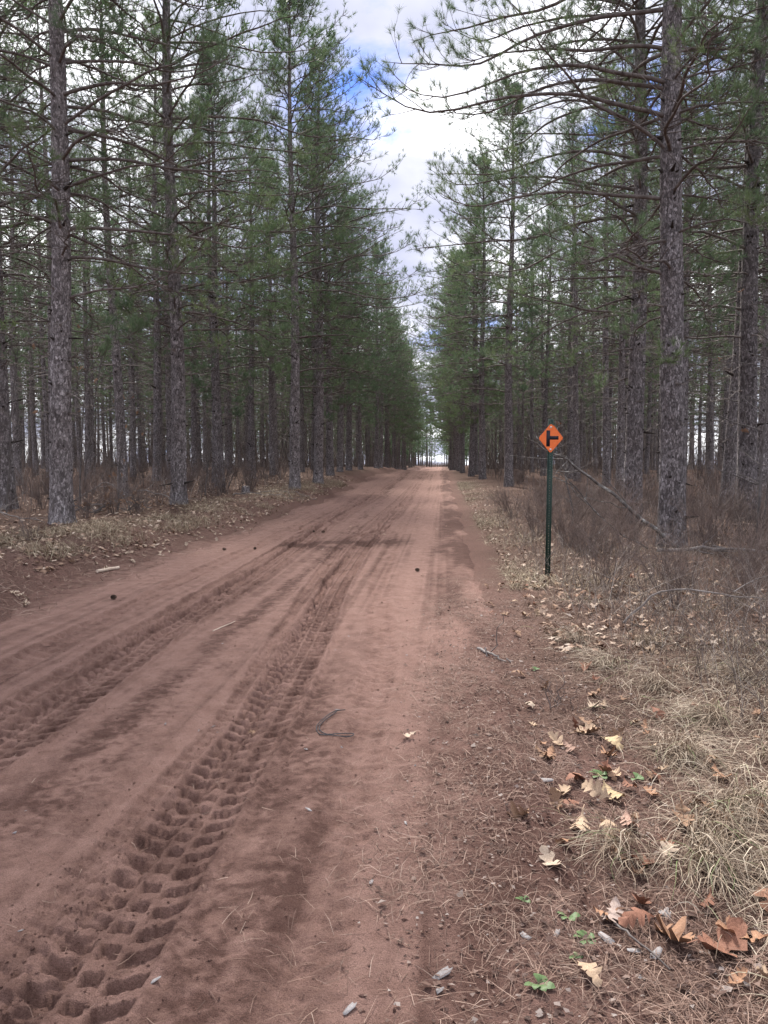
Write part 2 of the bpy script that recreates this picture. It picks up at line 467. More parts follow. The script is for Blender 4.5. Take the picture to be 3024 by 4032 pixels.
def ground_height(x, y):
    z = Hbase(x, y)
    er, el = edge_r(y), edge_l(y)
    near = sst(14, 4, np.abs(y)) * sst(.3, .8, x)
    z = z + near * (.02 * fbm(x * 7, y * 7, 4, 27, .6))
    inside = sst(er + .12, er - .3, x) * sst(el - .12, el + .35, x)
    return z - .11 * inside * sst(400, 300, y)
def geo(a, step, fac, end):
    out = [a]
    while out[-1] < end: out.append(out[-1] + step); step *= fac
    return np.array(out[1:])
gx = np.concatenate([-geo(9, .13, 1.12, 2500)[::-1], np.arange(-9, -4.3, .12), np.linspace(-4.2, 0.0, 9), np.arange(.05, 3.4, .045), 3.4 + geo(0, .06, 1.12, 2500)])
gy = np.concatenate([-geo(-.8, .3, 1.3, 400)[::-1], np.arange(.9, 6, .045), 6 + geo(0, .05, 1.05, 3000)])
GX, GY = np.meshgrid(gx, gy)
GZ = ground_height(GX, GY)
SAND = np.clip(sst(1.35, .35, GX) * sst(-6.6, -5.0, GX) + .7 * fbm(GX * 1.6, GY * 1.6, 3, 29), 0, 1) * sst(1.7, .9, GX) * sst(-7, -6, GX)
def ground_mat():
    m, N, L, b = mat('forest_soil', .95, .1)
    v = n_coord(N, L, 'Object')
    a = n_noise(N, L, v, .8, 6, .65); f = n_noise(N, L, v, 38, 5, .75); f2 = n_noise(N, L, v, 150, 3, .7)
    c = n_ramp(N, L, a, [(.3, (.085, .050, .040)), (.5, (.115, .072, .056)), (.7, (.15, .10, .08))])
    c = n_mix(N, L, n_attr(N, 'sand'), c, (.16, .094, .078))
    c = n_mix(N, L, .9, c, n_ramp(N, L, f, [(.3, (.5, .48, .46)), (.52, (1, 1, 1)), (.75, (1.5, 1.42, 1.35))]), 'MULTIPLY')
    L.new(c, b.inputs['Base Color'])
    n_bump(N, L, b, n_math(N, L, 'ADD', f, n_math(N, L, 'MULTIPLY', f2, .5)), .9, .03)
    return m
M_GROUND = ground_mat()
ground = obj('ground', make_mesh('ground', np.stack([GX, GY, GZ], -1).reshape(-1, 3), grid_faces(len(gy), len(gx)), M_GROUND, attrs={'sand': SAND}))
tag(ground, 'brown forest floor of needles and soil either side of the road', kind='structure')

def surf(x, y):
    """height of whatever lies on top at (x, y)"""
    x = np.asarray(x, float); y = np.asarray(y, float)
    zg = ground_height(x, y)
    ok = (x > -6.1) & (x < 1.14)
    if not ok.any(): return zg
    zr = np.full(x.shape, -9.0)
    a, b = x[ok], y[ok]
    er, el = edge_r(b), edge_l(b)
    zr[ok] = road_height(a, b)[0] - .09 * sst(er - .12, er + .3, a) - .09 * sst(el + .12, el - .35, a)
    return np.maximum(zg, zr)
    ok = (x > -6.1) & (x < 1.14)
    return np.where(ok, np.maximum(zg, zr), zg)
def S(x, y):
    a, b = np.array([float(x)]), np.array([float(y)])
    return float((surf if -6.1 < x < 1.14 else ground_height)(a, b)[0])

# ================================================================ red pines
def rows(P, t):
    """interpolate polylines P (m,n,3) at t (m,k) -> points, tangents (m,k,3)"""
    m, n, _ = P.shape
    q = np.clip(t, 0, .9999) * (n - 1); i = q.astype(int); f = (q - i)[..., None]
    ar = np.arange(m)[:, None]
    a = P[ar, i]; b = P[ar, i + 1]
    return a * (1 - f) + b * f, nrm(b - a)

def needles(pos, dirs, k, ln, wd, r):
    m = len(pos)
    if m == 0: return np.zeros((0, 3)), np.zeros((0, 3), int)
    d = nrm(dirs)[:, None, :]
    rv = r.normal(size=(m, k, 3)); rv = nrm(rv - (rv * d).sum(-1, keepdims=True) * d)
    th = np.radians(r.uniform(14, 78, (m, k, 1)))
    nd = d * np.cos(th) + rv * np.sin(th)
    nd[..., 2] += .12; nd = nrm(nd)
    base = pos[:, None, :] - d * r.uniform(0, 1.0, (m, k, 1)) * ln * .6
    L = ln * r.uniform(.75, 1.15, (m, k, 1))
    side = nrm(np.cross(nd, r.normal(size=(m, k, 3)))) * wd * .5
    V = np.stack([base - side, base + side, base + nd * L], 2).reshape(-1, 3)
    return V, np.arange(len(V)).reshape(-1, 3)

def grow(seed, H, R, kind, bias, q):
    """kind: 'edge' or 'inner'; bias = azimuth of the open side (local); q = detail settings"""
    r = np.random.default_rng(seed)
    lean = r.normal(0, .006, 2); wav = r.uniform(0, 6.28, 2)
    def axis(z):
        z = np.asarray(z, float)
        return np.stack([lean[0] * z + .05 * np.sin(z * .45 + wav[0]) - .05 * math.sin(wav[0]), lean[1] * z + .05 * np.sin(z * .4 + wav[1]) - .05 * math.sin(wav[1]), z], -1)
    def rad(z):
        z = np.asarray(z, float)
        return R * (np.maximum(1 - z / (H * 1.01), 0.015)) ** .75 * (1 + .22 * np.exp(-np.maximum(z, -.2) / .35))
    # whorls
    hs, az = [], []
    h = 2.0 + r.uniform(0, .3)
    while h < H - .3:
        nb = r.integers(4, 7) if h > 4 else r.integers(2, 4) + (kind == 'inner')
        a0 = r.uniform(0, 6.28)
        for i in range(nb):
            hs.append(h + r.normal(0, .05)); az.append(a0 + i * 6.283 / nb + r.normal(0, .25))
        h += r.uniform(.5, .72) * (1.0 if h < 12 else .85)
    hs = np.array(hs); az = np.array(az); m = len(hs)
    face = np.cos(az - bias)
    low = q.get('low', 4.4 if kind == 'edge' else 5.6)
    Lm = np.interp(hs, [2, 3.2, 4.5, 6, 9, 12, H - 3, H], [.25 if kind == 'edge' else .8, .7 if kind == 'edge' else 1.5, 1.9, 2.9, 3.2, 3.0, 1.35, .3])
    if kind == 'edge': Lm = Lm * (1 + .42 * face) * np.where(hs > 4.5, 1.05, 1)
    else: Lm = Lm * .80
    Lb = Lm * r.uniform(q.get('lmin', .5), 1.18, m)
    dead = hs < low + r.normal(0, .7, m) - (1.2 * np.maximum(face, 0) if kind == 'edge' else 0)
    Lb = np.where(dead, Lb * r.uniform(.3 if kind == 'edge' else .55, 1.0, m), Lb)
    n = q['n']; t = np.linspace(0, 1, n)[None]
    e0 = np.interp(hs, [2, 5, 9, 14, H], [.12, .16, .25, .5, 1.1]) + r.normal(0, .12, m)
    dr = np.interp(hs, [2, 6, 10, 14, H], [.35, .42, .42, .3, .1]) + r.normal(0, .10, m)
    up = np.where(dead, .08, .26) * r.uniform(.5, 1.3, m)
    sw = r.normal(0, .10, m); sw2 = r.normal(0, .05, m); ph = r.uniform(0, 6.28, m)
    hor = Lb[:, None] * t
    lat = Lb[:, None] * (sw[:, None] * t ** 2 + .045 * np.sin(t * 7 + ph[:, None]) * t + .018 * np.sin(t * 19 + 2 * ph[:, None]) * t)
    zz = Lb[:, None] * (e0[:, None] * t - dr[:, None] * t ** 2 + up[:, None] * t ** 4 + .03 * np.sin(t * 9 + ph[:, None]) * t)
    ca, sa = np.cos(az)[:, None], np.sin(az)[:, None]
    base = axis(hs) + np.stack([np.cos(az), np.sin(az), 0 * az], -1) * (rad(hs) * .5)[:, None]
    P = base[:, None, :] + np.stack([ca * hor - sa * lat, sa * hor + ca * lat, zz], -1)
    rb = np.clip(.0068 * Lb + .006, .007, .034) * np.where(dead, .8, 1)
    RB = rb[:, None] * (1 - t) ** .8 + .0035 * q['thin']
    out = dict(axis=axis, rad=rad, H=H, hs=hs, az=az, dead=dead, P=P, RB=RB, Lb=Lb, r=r)
    # twigs
    k = q['twigs']
    tt = np.sort(r.uniform(.16, .99, (m, k)), 1)
    p0, tg = rows(P, tt)
    sgn = np.where(np.arange(k) % 2 == 0, 1., -1.)[None] * np.ones((m, 1))
    upv = np.array([0, 0, 1.])
    sd = nrm(np.cross(tg, upv)) * sgn[..., None]
    ang = np.radians(r.uniform(30, 68, (m, k)))[..., None]
    dv = tg * np.cos(ang) + sd * np.sin(ang)
    dv[..., 2] += r.normal(.02, .22, (m, k))
    dv = nrm(dv)
    tl = (.16 + .34 * Lb[:, None] * (1 - tt) * .9 + .12 * Lb[:, None] * .5) * r.uniform(.45, 1.1, (m, k))
    tl = np.where(dead[:, None], tl * r.uniform(.2, .9, (m, k)), tl)
    s = np.linspace(0, 1, 5)
    curl = r.normal(.30, .18, (m, k)); bend = r.normal(0, .25, (m, k))
    TP = p0[:, :, None, :] + dv[:, :, None, :] * (tl[..., None] * s)[..., None]
    TP = TP + upv * ((curl * tl)[..., None] * s ** 2.2)[..., None] + (nrm(np.cross(dv, upv)) * (bend * tl)[..., None])[:, :, None, :] * (s ** 2)[None, None, :, None]
    TR = np.broadcast_to((.0065 * (1 - s) + .0028) * q['thin'], TP.shape[:3])
    keep = np.ones((m, k), bool)
    keep &= ~(dead[:, None] & (r.random((m, k)) < .45))
    out.update(TP=TP, TR=TR, keep=keep)
    # shoots carrying the tufts
    j = q['shoots']
    if j:
        us = r.uniform(.3, .97, (m * k, j))
        q0, qt = rows(TP.reshape(m * k, 5, 3), us)
        rv = r.normal(size=q0.shape); rv[..., 2] = np.abs(rv[..., 2]) * .8
        sv = nrm(qt * .75 + nrm(rv) * .8)
        sl = r.uniform(.10, .32, (m * k, j))[..., None]
        s3 = np.linspace(0, 1, 3)
        SP = q0[:, :, None, :] + sv[:, :, None, :] * (sl * s3)[..., None] + upv * ((sl * .35) * s3 ** 2)[..., None]
        SP = SP.reshape(m, k, j, 3, 3)
    else:
        SP = np.zeros((m, k, 0, 3, 3))
    out['SP'] = SP
    # which carry needles: outer part of the live branches
    ls = np.interp(hs, [low - 1, low + 2, 9.5, 14, H], [.80, .66, .52, .30, .05])
    if kind == 'edge': ls = ls - .14 * np.maximum(face, 0)
    ls = ls + q.get('bare', 0)
    live = (~dead)[:, None] & (tt > ls[:, None]) & (r.random((m, k)) < np.interp(hs, [7, 10, H - 3, H], [.92 if kind == 'edge' else .8, .5 if kind == 'inner' else .8, .7, 1])[:, None])
    out['live'] = live & keep
    return out

def tuft_points(T, b=slice(None)):
    TP, SP, live, P = T['TP'][b], T['SP'][b], T['live'][b], T['P'][b]
    pos = [TP[live][:, -1]]; dr = [TP[live][:, -1] - TP[live][:, -2]]
    sp = SP[live].reshape(-1, 3, 3)
    pos.append(sp[:, -1]); dr.append(sp[:, -1] - sp[:, -2])
    lb = ~T['dead'][b]
    pos.append(P[lb][:, -1]); dr.append(P[lb][:, -1] - P[lb][:, -2])
    return np.concatenate(pos), np.concatenate(dr)

def trunk_mesh(T, name, sides, dz, relief, topz, stub_n=1.0, seed=0):
    r = np.random.default_rng(seed + 500)
    H = T['H']
    z = np.concatenate([np.arange(-.35, topz, dz), np.linspace(topz, H, 14)])
    th = np.arange(sides) / sides * 2 * math.pi
    Z, TH = np.meshgrid(z, th, indexing='ij')
    Rr = T['rad'](Z)
    if relief:
        u, v = TH / (2 * math.pi) * 36, Z * 11 + .5 * np.sin(TH * 3)
        uw = np.concatenate([u[:, :], ], 0)
        f1, f2, cid = cells(u + .5 * vnoise(u * .7, v * .7, 3), v, seed)
        plate = sst(.02, .35, f2 - f1) * .009 * (.3 + 1.3 * cid)
        Rr = Rr + plate + .012 * fbm(u * .35, v * .15, 3, seed + 2)
        Rr = Rr + .04 * np.exp(-np.maximum(Z, 0) / .3) * np.cos(TH * 5 + seed) * .6
    A = T['axis'](Z)
    V = np.stack([A[..., 0] + Rr * np.cos(TH), A[..., 1] + Rr * np.sin(TH), Z], -1).reshape(-1, 3)
    i = np.arange(len(z) * sides).reshape(len(z), sides)
    a = i[:-1]; b = np.roll(a, -1, 1); c = i[1:]; d = np.roll(c, -1, 1)
    g = Geo(); g.add(V, np.stack([a, b, d, c], -1).reshape(-1, 4), 0)
    # knots and broken stubs in whorls
    hh = []
    h = .5
    while h < 8.5:
        for _ in range(max(1, int(r.integers(2, 5) * stub_n))): hh.append(h + r.normal(0, .05))
        h += r.uniform(.42, .62)
    hh = np.array(hh); aa = r.uniform(0, 6.28, len(hh))
    dv = np.stack([np.cos(aa), np.sin(aa), r.normal(.15, .2, len(hh))], -1)
    p0 = T['axis'](hh) + dv * (T['rad'](hh) * .8)[:, None]
    ln = T['rad'](hh) * .25 + r.uniform(.015, .08, len(hh)) + np.where(r.random(len(hh)) < .15, r.uniform(.05, .35, len(hh)), 0)
    s = np.linspace(0, 1, 3)
    PP = p0[:, None] + dv[:, None] * (ln[:, None] * s)[..., None]
    RR = r.uniform(.018, .036, len(hh))[:, None] * np.array([1.25, .75, .28])[None]
    g.add(*tubes(PP, RR, 5), 1)
    return g.mesh(name, [M_BARK, M_KNOT])

Q_HERO = dict(n=15, twigs=19, shoots=3, thin=1.0, k=36, nl=.15, nw=.0052, bare=.04, lmin=.66)
Q_EDGE = dict(n=7, twigs=14, shoots=3, thin=1.4, k=14, nl=.165, nw=.0128, bare=-.14)
Q_MID = dict(n=6, twigs=10, shoots=2, thin=1.5, k=14, nl=.16, nw=.0115, bare=-.08)
Q_FAR = dict(n=4, twigs=6, shoots=1, thin=2.6, k=9, nl=.22, nw=.022, bare=-.08)

pine_cache = {}
def pine_variant(key, seed, H, R, kind, q, lowpoly=False):
    T = grow(seed, H, R, kind, 0.0, q)
    tr = trunk_mesh(T, 'trunk', 7 if lowpoly else 12, .9 if lowpoly else .35, False, 9, .5 if lowpoly else 1.0, seed)
    g = Geo()
    dead = T['dead']
    for mi, sel in ((0, ~dead), (1, dead)):
        g.add(*tubes(T['P'][sel], T['RB'][sel], 3 if lowpoly else 4), mi)
        kp = T['keep'][sel]
        g.add(*tubes(T['TP'][sel][kp][:, ::2] if lowpoly else T['TP'][sel][kp], T['TR'][sel][kp][:, ::2] if lowpoly else T['TR'][sel][kp], 3), mi)
    br = g.mesh('branches', [M_BRANCH, M_DEADB])
    p, d = tuft_points(T)
    V, F = needles(p, d, q['k'], q['nl'], q['nw'], T['r'])
    cr = make_mesh('crown', V, F, M_NEEDLE, smooth=False)
    pine_cache[key] = (tr, br, cr)

for i in range(3): pine_variant(('edge', i), 100 + i, 18.5 + i * .6, .205 + .01 * i, 'edge', Q_EDGE)
for i in range(3): pine_variant(('inner', i), 200 + i, 18.0 + i * .7, .17 + .012 * i, 'inner', Q_MID)
for i in range(3): pine_variant(('far', i), 300 + i, 18.0 + i * .9, .18, 'inner', dict(Q_FAR, low=4.6), True)
for i in range(2): pine_variant(('faredge', i), 320 + i, 18.2 + i * .9, .20, 'edge', dict(Q_FAR, twigs=8, shoots=2, k=11, bare=-.15), True)

def place_pine(key, x, y, rz, label, group, sc=1.0, lean=(0, 0)):
    tr, br, cr = pine_cache[key]
    e = obj('red_pine', None, None, (x, y, S(x, y)), (lean[0], lean[1], rz), sc)
    e.empty_display_size = .3
    tag(e, label, 'pine tree', group)
    obj('trunk', tr, e); obj('branches', br, e); obj('crown', cr, e)
    return e

def hero_pine(seed, x, y, bias, H, R, label, low_bare=0.0, lean=(0, 0), **over):
    q = dict(Q_HERO, **over); q['bare'] += low_bare
    T = grow(seed, H, R, 'edge', bias, q)
    e = obj('red_pine', None, None, (x, y, S(x, y)), (lean[0], lean[1], 0))
    tag(e, label, 'pine tree', 'pines lining the road')
    obj('trunk', trunk_mesh(T, 'trunk', 38, .042, True, 11, 1.2, seed), e)
    r = T['r']
    top = T['hs'] > 11.6
    for b in np.where(~top)[0]:
        s = slice(b, b + 1)
        g = Geo()
        g.add(*tubes(T['P'][s], T['RB'][s], 6), 0)
        kp = T['keep'][s]
        g.add(*tubes(T['TP'][s][kp], T['TR'][s][kp], 3), 0)
        if not T['dead'][b]:
            sp = T['SP'][s][T['live'][s]].reshape(-1, 3, 3)
            g.add(*tubes(sp, np.broadcast_to(np.array([.0032, .0028, .002]), sp.shape[:2]), 3), 0)
        br = obj('dead_branch' if T['dead'][b] else 'branch', g.mesh('branch', [M_DEADB if T['dead'][b] else M_BRANCH]), e)
        if not T['dead'][b]:
            p, d = tuft_points(T, s)
            V, F = needles(p, d, q['k'], q['nl'], q['nw'], r)
            obj('needle_tufts', make_mesh('needle_tufts', V, F, M_NEEDLE, smooth=False), br)['kind'] = 'stuff'
    # the top, mostly out of frame, as one crown
    g = Geo(); g.add(*tubes(T['P'][top][:, ::2], T['RB'][top][:, ::2], 4), 0)
    obj('upper_branches', g.mesh('upper_branches', [M_BRANCH]), e)
    tl = np.where(top)[0]
    p, d = tuft_points(T, tl)
    V, F = needles(p, d, 5, .26, .04, r)
    obj('crown', make_mesh('crown', V, F, M_NEEDLE, smooth=False), e)
    return e

LEFT, RIGHT = math.pi, 0.0
hero_pine(1, 3.89, 12.86, LEFT, 19.5, .215, 'thick grey pine trunk nearest the sign post on the right', lean=(0, -.012))
hero_pine(2, 4.40, 17.5, LEFT, 19.0, .205, 'grey pine just behind and left of the thick pine by the sign', lean=(0, -.010), k=26, nw=.0065)
hero_pine(3, -7.66, 14.36, RIGHT, 19.5, .215, 'dark thick pine closest on the left side with bare spreading branches', .04, lean=(0, .004))
hero_pine(4, -7.24, 19.86, RIGHT, 19.5, .205, 'straight dark pine second from the left edge along the road bank', k=26, nw=.0065)
hero_pine(5, -11.40, 18.6, RIGHT, 19.5, .225, 'pale pine trunk cut by the left edge of the picture', .04, k=20, twigs=12, n=9, nw=.008)
heroes = [(-11.40, 18.6), (3.89, 12.86), (4.4, 17.5), (-7.66, 14.36), (-7.24, 19.86)]

single = [  # trees one can pick out
(('edge', 1), 7.5, 18.9, 2.9, 'pale pine trunk with light left side near the right edge', 1.12),
    (('inner', 1), 10.9, 26.3, 1.2, 'pine trunk cut by the right edge of the picture behind bare saplings', 1.1),
    (('edge', 1), -5.9, 29.4, 0.0, 'pine standing out at the road bank midway along the left side', 1.02),
    (('edge', 2), -5.8, 34.4, 0.2, 'pine directly behind the one standing out at the left road bank', 1.02),
    (('edge', 0), -9.45, 31.0, 0.5, 'pine set back between the second left pine and the bank pines', 1.0),
    (('edge', 1), 3.25, 36.5, 3.1, 'tall full pine rising beside the road left of the sign', 1.0),
    (('edge', 2), 2.55, 47.0, 3.3, 'right one of two dark pine trunks beside the road in the distance', 1.0),
    (('edge', 0), 2.05, 52.5, 3.0, 'left one of two dark pine trunks beside the road in the distance', 1.0),
    (('inner', 2), -14.2, 36.0, .9, 'thick pine deep in the left stand behind the brush pile', 1.15),
]
for key, x, y, rz, lab, sc in single:
    place_pine(key, x, y, rz, lab, 'pines lining the road', sc)
    heroes.append((x, y))

def in_view(x, y, m=2.5):
    z = y * .9969 - x * .0781; xr = y * .0781 + x * .9969
    return (z > 6 - 5.5 * (m < 1)) & (np.abs(xr) < .519 * z + m)
cand = []
for side in (-1, 1):
    for row in range(0, 24):
        y = 11 + (row % 2) * 1.3
        while y < 122:
            x0 = (-6.9 - 3.9 * row) if side < 0 else (4.1 + 3.9 * row)
            if side > 0: x0 -= min(2.4, max(0, (y - 20) * .055)) * (1 if row == 0 else .3)
            elif row == 0: x0 += min(1.1, max(0, (y - 45) * .03))
            x = x0 + rng.normal(0, .35); yy = y + rng.normal(0, .5)
            y += rng.uniform(3.8, 6.4) if row else rng.uniform(4.4, 6.6)
            if row == 0 and yy < (38 if side < 0 else 55): continue
            if not in_view(x, yy) or not -50 < x < 38: continue
            if row > 1 and rng.random() < .04: continue
            if any((x - a) ** 2 + (yy - b) ** 2 < 5.5 for a, b in heroes): continue
            cand.append((math.hypot(x, yy), x, yy, side, row))
cand.sort()
n_ind = 300 - len(heroes)
ordn = {-1: -1, 1: -1}
ORD = 'first second third fourth fifth sixth seventh eighth ninth tenth eleventh twelfth thirteenth fourteenth fifteenth sixteenth seventeenth eighteenth nineteenth twentieth twenty-first twenty-second twenty-third twenty-fourth twenty-fifth twenty-sixth'.split()
stuff_pts = cand[n_ind:]
for i, (dist, x, y, side, row) in enumerate(cand[:n_ind]):
    if row == 0:
        key = ('edge', i % 3) if dist < 75 else ('faredge', i % 2)
        rz = (math.pi if side > 0 else 0) + rng.normal(0, .35)
        ordn[side] += 1
        lab = '%s pine beyond the %s front row' % (ORD[ordn[side]], 'two dark roadside trunks in the right' if side > 0 else 'two bank pines in the left')
        grp = '%s front row of pines' % ('right' if side > 0 else 'left')
    else:
        key = ('inner', i % 3) if dist < 58 else ('far', i % 3)
        rz = rng.uniform(0, 6.28)
        sd_ = 'right' if side > 0 else 'left'
        band = 0 if dist < 36 else 1 if dist < 66 else 2
        lab = ('slender pine trunk close behind the front row of the %s stand', 'thin pine trunk halfway into the depth of the %s stand', 'thin far pine closing the depth of the %s stand')[band] % sd_
        grp = '%s pines of the %s stand' % (('near', 'middle', 'far')[band], sd_)
    place_pine(key, x, y, rz, lab, grp, rng.uniform(.88, 1.1), (rng.normal(0, .012), rng.normal(0, .012)))
# the wood beyond, one mass
for y in np.arange(130, 260, 5.0):
    for x in (-7.5, -11, -16, -22, -30, -40, -52, 3.2, 7, 12, 18, 26, 36):
        if rng.random() < .25: continue
        stuff_pts.append((0, x + rng.normal(0, .8), y + rng.normal(0, 1.2), -1, 1))
for x, y in ((-5.5, 280), (3.4, 285), (-7, 270), (4, 275), (-4.4, 215), (-3.9, 235), (-3.6, 252), (1.9, 222), (1.6, 246), (-2.9, 300), (.9, 310)):
    stuff_pts.append((0, x, y, 1, 1))
def far_join():
    gb, gc = Geo(), Geo()
    for i, (_, x, y, _, _) in enumerate(stuff_pts):
        T = FT[i % len(FT)]
        a = rng.uniform(0, 6.28); c, s = math.cos(a), math.sin(a); sc = rng.uniform(.85, 1.1)
        M = np.array([[c, -s, 0], [s, c, 0], [0, 0, 1]]).T * sc
        o = np.array([x, y, S(x, y)])
        gb.add(T[0] @ M + o, T[1]); gc.add(T[2] @ M + o, T[3])
    return gb, gc
FT = []
for i in range(2):
    qq = dict(n=3, twigs=2, shoots=0, thin=4, k=4, nl=.65, nw=.18, low=2.6)
    T = grow(400 + i, 18.5 + i, .19, 'inner', 0, qq)
    g = Geo(); zt = np.linspace(-.3, 18.4, 6); g.add(*tubes(T['axis'](zt)[None], T['rad'](zt)[None], 5))
    hi = T['hs'] > 3.5
    g.add(*tubes(T['P'][hi][::4, ::2], T['RB'][hi][::4, ::2] * 1.4, 3))
    p, d = tuft_points(T); V, F = needles(p, d, qq['k'], qq['nl'], qq['nw'], T['r'])
    FT.append((np.concatenate(g.V), np.concatenate(g.F), V, F))
gb, gc = far_join()
fw = obj('distant_pines', gb.mesh('distant_pines', [M_BRANCH]))
tag(fw, 'mass of far pine trunks closing the view down the road', 'woods', kind='stuff')
fc = obj('foliage', gc.mesh('foliage', [M_NEEDLE], False), fw); fc['kind'] = 'stuff'

# ================================================================ trail sign
def build_sign():
    sx, sy = 1.44, 10.13
    e = obj('trail_sign', None, None, (sx, sy, S(sx, sy)), (0, math.radians(.4), math.radians(-4)))
    tag(e, 'orange diamond trail sign with black sideways T on a green post', 'sign')
    m, N, L, b = mat('green_post_paint', .55, .4)
    c = n_ramp(N, L, n_noise(N, L, n_coord(N, L), 22, 5, .6), [(.35, (.012, .035, .026)), (.7, (.03, .062, .048))])
    L.new(c, b.inputs['Base Color']); M_POST = m
    # U channel: flanges, side webs and a face with a line of real holes
    g = Geo(); T = 2.12
    for s in (-1, 1):
        x = sorted((s * .018, s * .036)); g.add(*box(x[0], x[1], .016, .020, -.4, T))
        x = sorted((s * .011, s * .0185)); g.add(*box(x[0], x[1], -.012, .0185, -.4, T))
        x = sorted((s * .0045, s * .0112)); g.add(*box(x[0], x[1], -.015, -.010, -.4, T))
    z = -.4
    while z < T - .02:
        g.add(*box(-.0046, .0046, -.0147, -.0103, z, z + .024)); z += .034
    g.add(*box(-.0046, .0046, -.0147, -.0103, T - .02, T))
    obj('post', g.mesh('post', [M_POST], False), e)
    def plate(w, h, cut, t):
        pts = [(-cut, h), (cut, h), (w, cut), (w, -cut), (cut, -h), (-cut, -h), (-w, -cut), (-w, cut)]
        V = np.array([(x, -t, z) for x, z in pts] + [(x, t, z) for x, z in pts], float); n = 8
        me = bpy.data.meshes.new('panel')
        me.from_pydata(V.tolist(), [], [tuple(range(n)), tuple(range(2 * n - 1, n - 1, -1))] + [(i, i + n, (i + 1) % n + n, (i + 1) % n) for i in range(n)])
        return me
    mo, N, L, b = mat('orange_sheeting', .45, .4)
    c = n_ramp(N, L, n_noise(N, L, n_coord(N, L), 14, 6, .65), [(.3, (.72, .13, .025)), (.6, (.83, .185, .04)), (.8, (.86, .24, .07))])
    L.new(c, b.inputs['Base Color'])
    zc = 1.862
    back = plate(.150, .172, .012, .0012); back.materials.append(mo)
    ob = obj('rear_panel', back, e, (.012, .0245, zc + .012), (0, math.radians(4), 0))
    fr = plate(.152, .186, .012, .0015); fr.materials.append(mo)
    p = obj('panel', fr, e, (0, -.0175, zc))
    mb, N, L, b = mat('black_symbol', .5, .3)
    b.inputs['Base Color'].default_value = (.012, .012, .022, 1)
    g = Geo(); g.add(*box(-.057, -.009, -.0028, -.0016, -.110, .106)); g.add(*box(-.0088, .102, -.0028, -.0016, -.018, .030))
    obj('junction_symbol', g.mesh('junction_symbol', [mb], False), p)
    ms, N, L, b = mat('zinc_bolt', .35, .5)
    b.inputs['Base Color'].default_value = (.62, .56, .54, 1); b.inputs['Metallic'].default_value = .6
    for dz in (.147, -.150):
        g = Geo()
        yy = np.array([-.0015, -.003, -.006, -.0085]); rr = np.array([.015, .0148, .011, .0008])
        Pp = np.stack([0 * yy, yy, 0 * yy + dz], -1)[None]
        g.add(*tubes(Pp, rr[None], 12)); obj('bolt', g.mesh('bolt', [ms]), p)
build_sign()

# ================================================================ bare shrubs, saplings, brush
def shrub_mesh(seed, n, h, spread, tw=5, thick=1.0):
    r = np.random.default_rng(seed)
    s = np.linspace(0, 1, 6)
    a = r.uniform(0, 6.28, n); out = r.uniform(.1, 1, n) * spread; hh = h * r.uniform(.45, 1.1, n)
    dirv = np.stack([np.cos(a), np.sin(a), 0 * a], -1)
    P = dirv[:, None] * (r.uniform(.0, .12, n)[:, None] + out[:, None] * s ** 1.3)[..., None]
    P[..., 2] = hh[:, None] * (s - r.uniform(0, .35, n)[:, None] * s ** 2.5) - .05
    P += np.cumsum(r.normal(0, .022, P.shape), 1) * np.array([1, 1, .5])
    R = (.0042 * (1 - s) + .0012)[None] * r.uniform(.7, 1.4, n)[:, None] * thick
    g = Geo(); g.add(*tubes(P, R, 3))
    tt = r.uniform(.25, .98, (n, tw)); p0, tg = rows(P, tt)
    dv = nrm(tg + r.normal(0, .55, p0.shape)); ln = r.uniform(.10, .38, (n, tw)) * h
    s4 = np.linspace(0, 1, 4)
    TP = p0[:, :, None] + dv[:, :, None] * (ln[..., None] * s4)[..., None]
    TP = (TP + np.cumsum(r.normal(0, .012, TP.shape), 2)).reshape(-1, 4, 3)
    g.add(*tubes(TP, np.broadcast_to((.0022 * (1 - s4) + .0010) * thick, TP.shape[:2]), 3))
    return g.mesh('shrub', [M_TWIG])
shrubs = [shrub_mesh(600 + i, 16 + 3 * i, .75 + .13 * i, .35 + .05 * i, 5 + i % 3, 1.0) for i in range(5)]
shrubs_far = [shrub_mesh(620 + i, 16, 1.1 + .2 * i, .5, 4, 2.0) for i in range(3)]
tall = [
    (2.25, 13.2, 4, 1.25, 'dense leafless shrub left of the sign post at the road edge'),
    (2.75, 11.2, 3, 1.0, 'leafless brown shrub just right of the sign post'),
    (2.0, 15.5, 4, 1.15, 'bare shrub leaning to the road beyond the sign post'),
    (-6.35, 10.9, 0, .85, 'thin upright bare shrub on the left bank before the thick pine'),
]
for x, y, k, sc, lab in tall:
    tag(obj('bare_shrub', shrubs[k], None, (x, y, S(x, y)), (0, 0, rng.uniform(0, 6.28)), sc), lab, 'shrub', 'leafless shrubs')
cnt = 0
while cnt < 95:
    y = 4.6 + 20 * rng.random() ** 1.25; x = rng.uniform(1.7, 12)
    if x < 1.5 + .9 * rng.random() + max(0, (7.5 - y) * .22): continue
    if not in_view(x, y, .6): continue
    if abs(x - 1.44) < .5 and y < 10.4: continue
    if y < 6.5 and rng.random() < .5: continue
    sc = rng.uniform(.45, .85) if y < 9 else rng.uniform(.7, 1.15)
    tag(obj('bare_shrub', shrubs[cnt % 5], None, (x, y, S(x, y)), (rng.normal(0, .12), rng.normal(0, .12), rng.uniform(0, 6.28)), sc),
        'low leafless shrub in the brown thicket right of the road', 'shrub', 'thicket shrubs on the right'); cnt += 1
cnt = 0
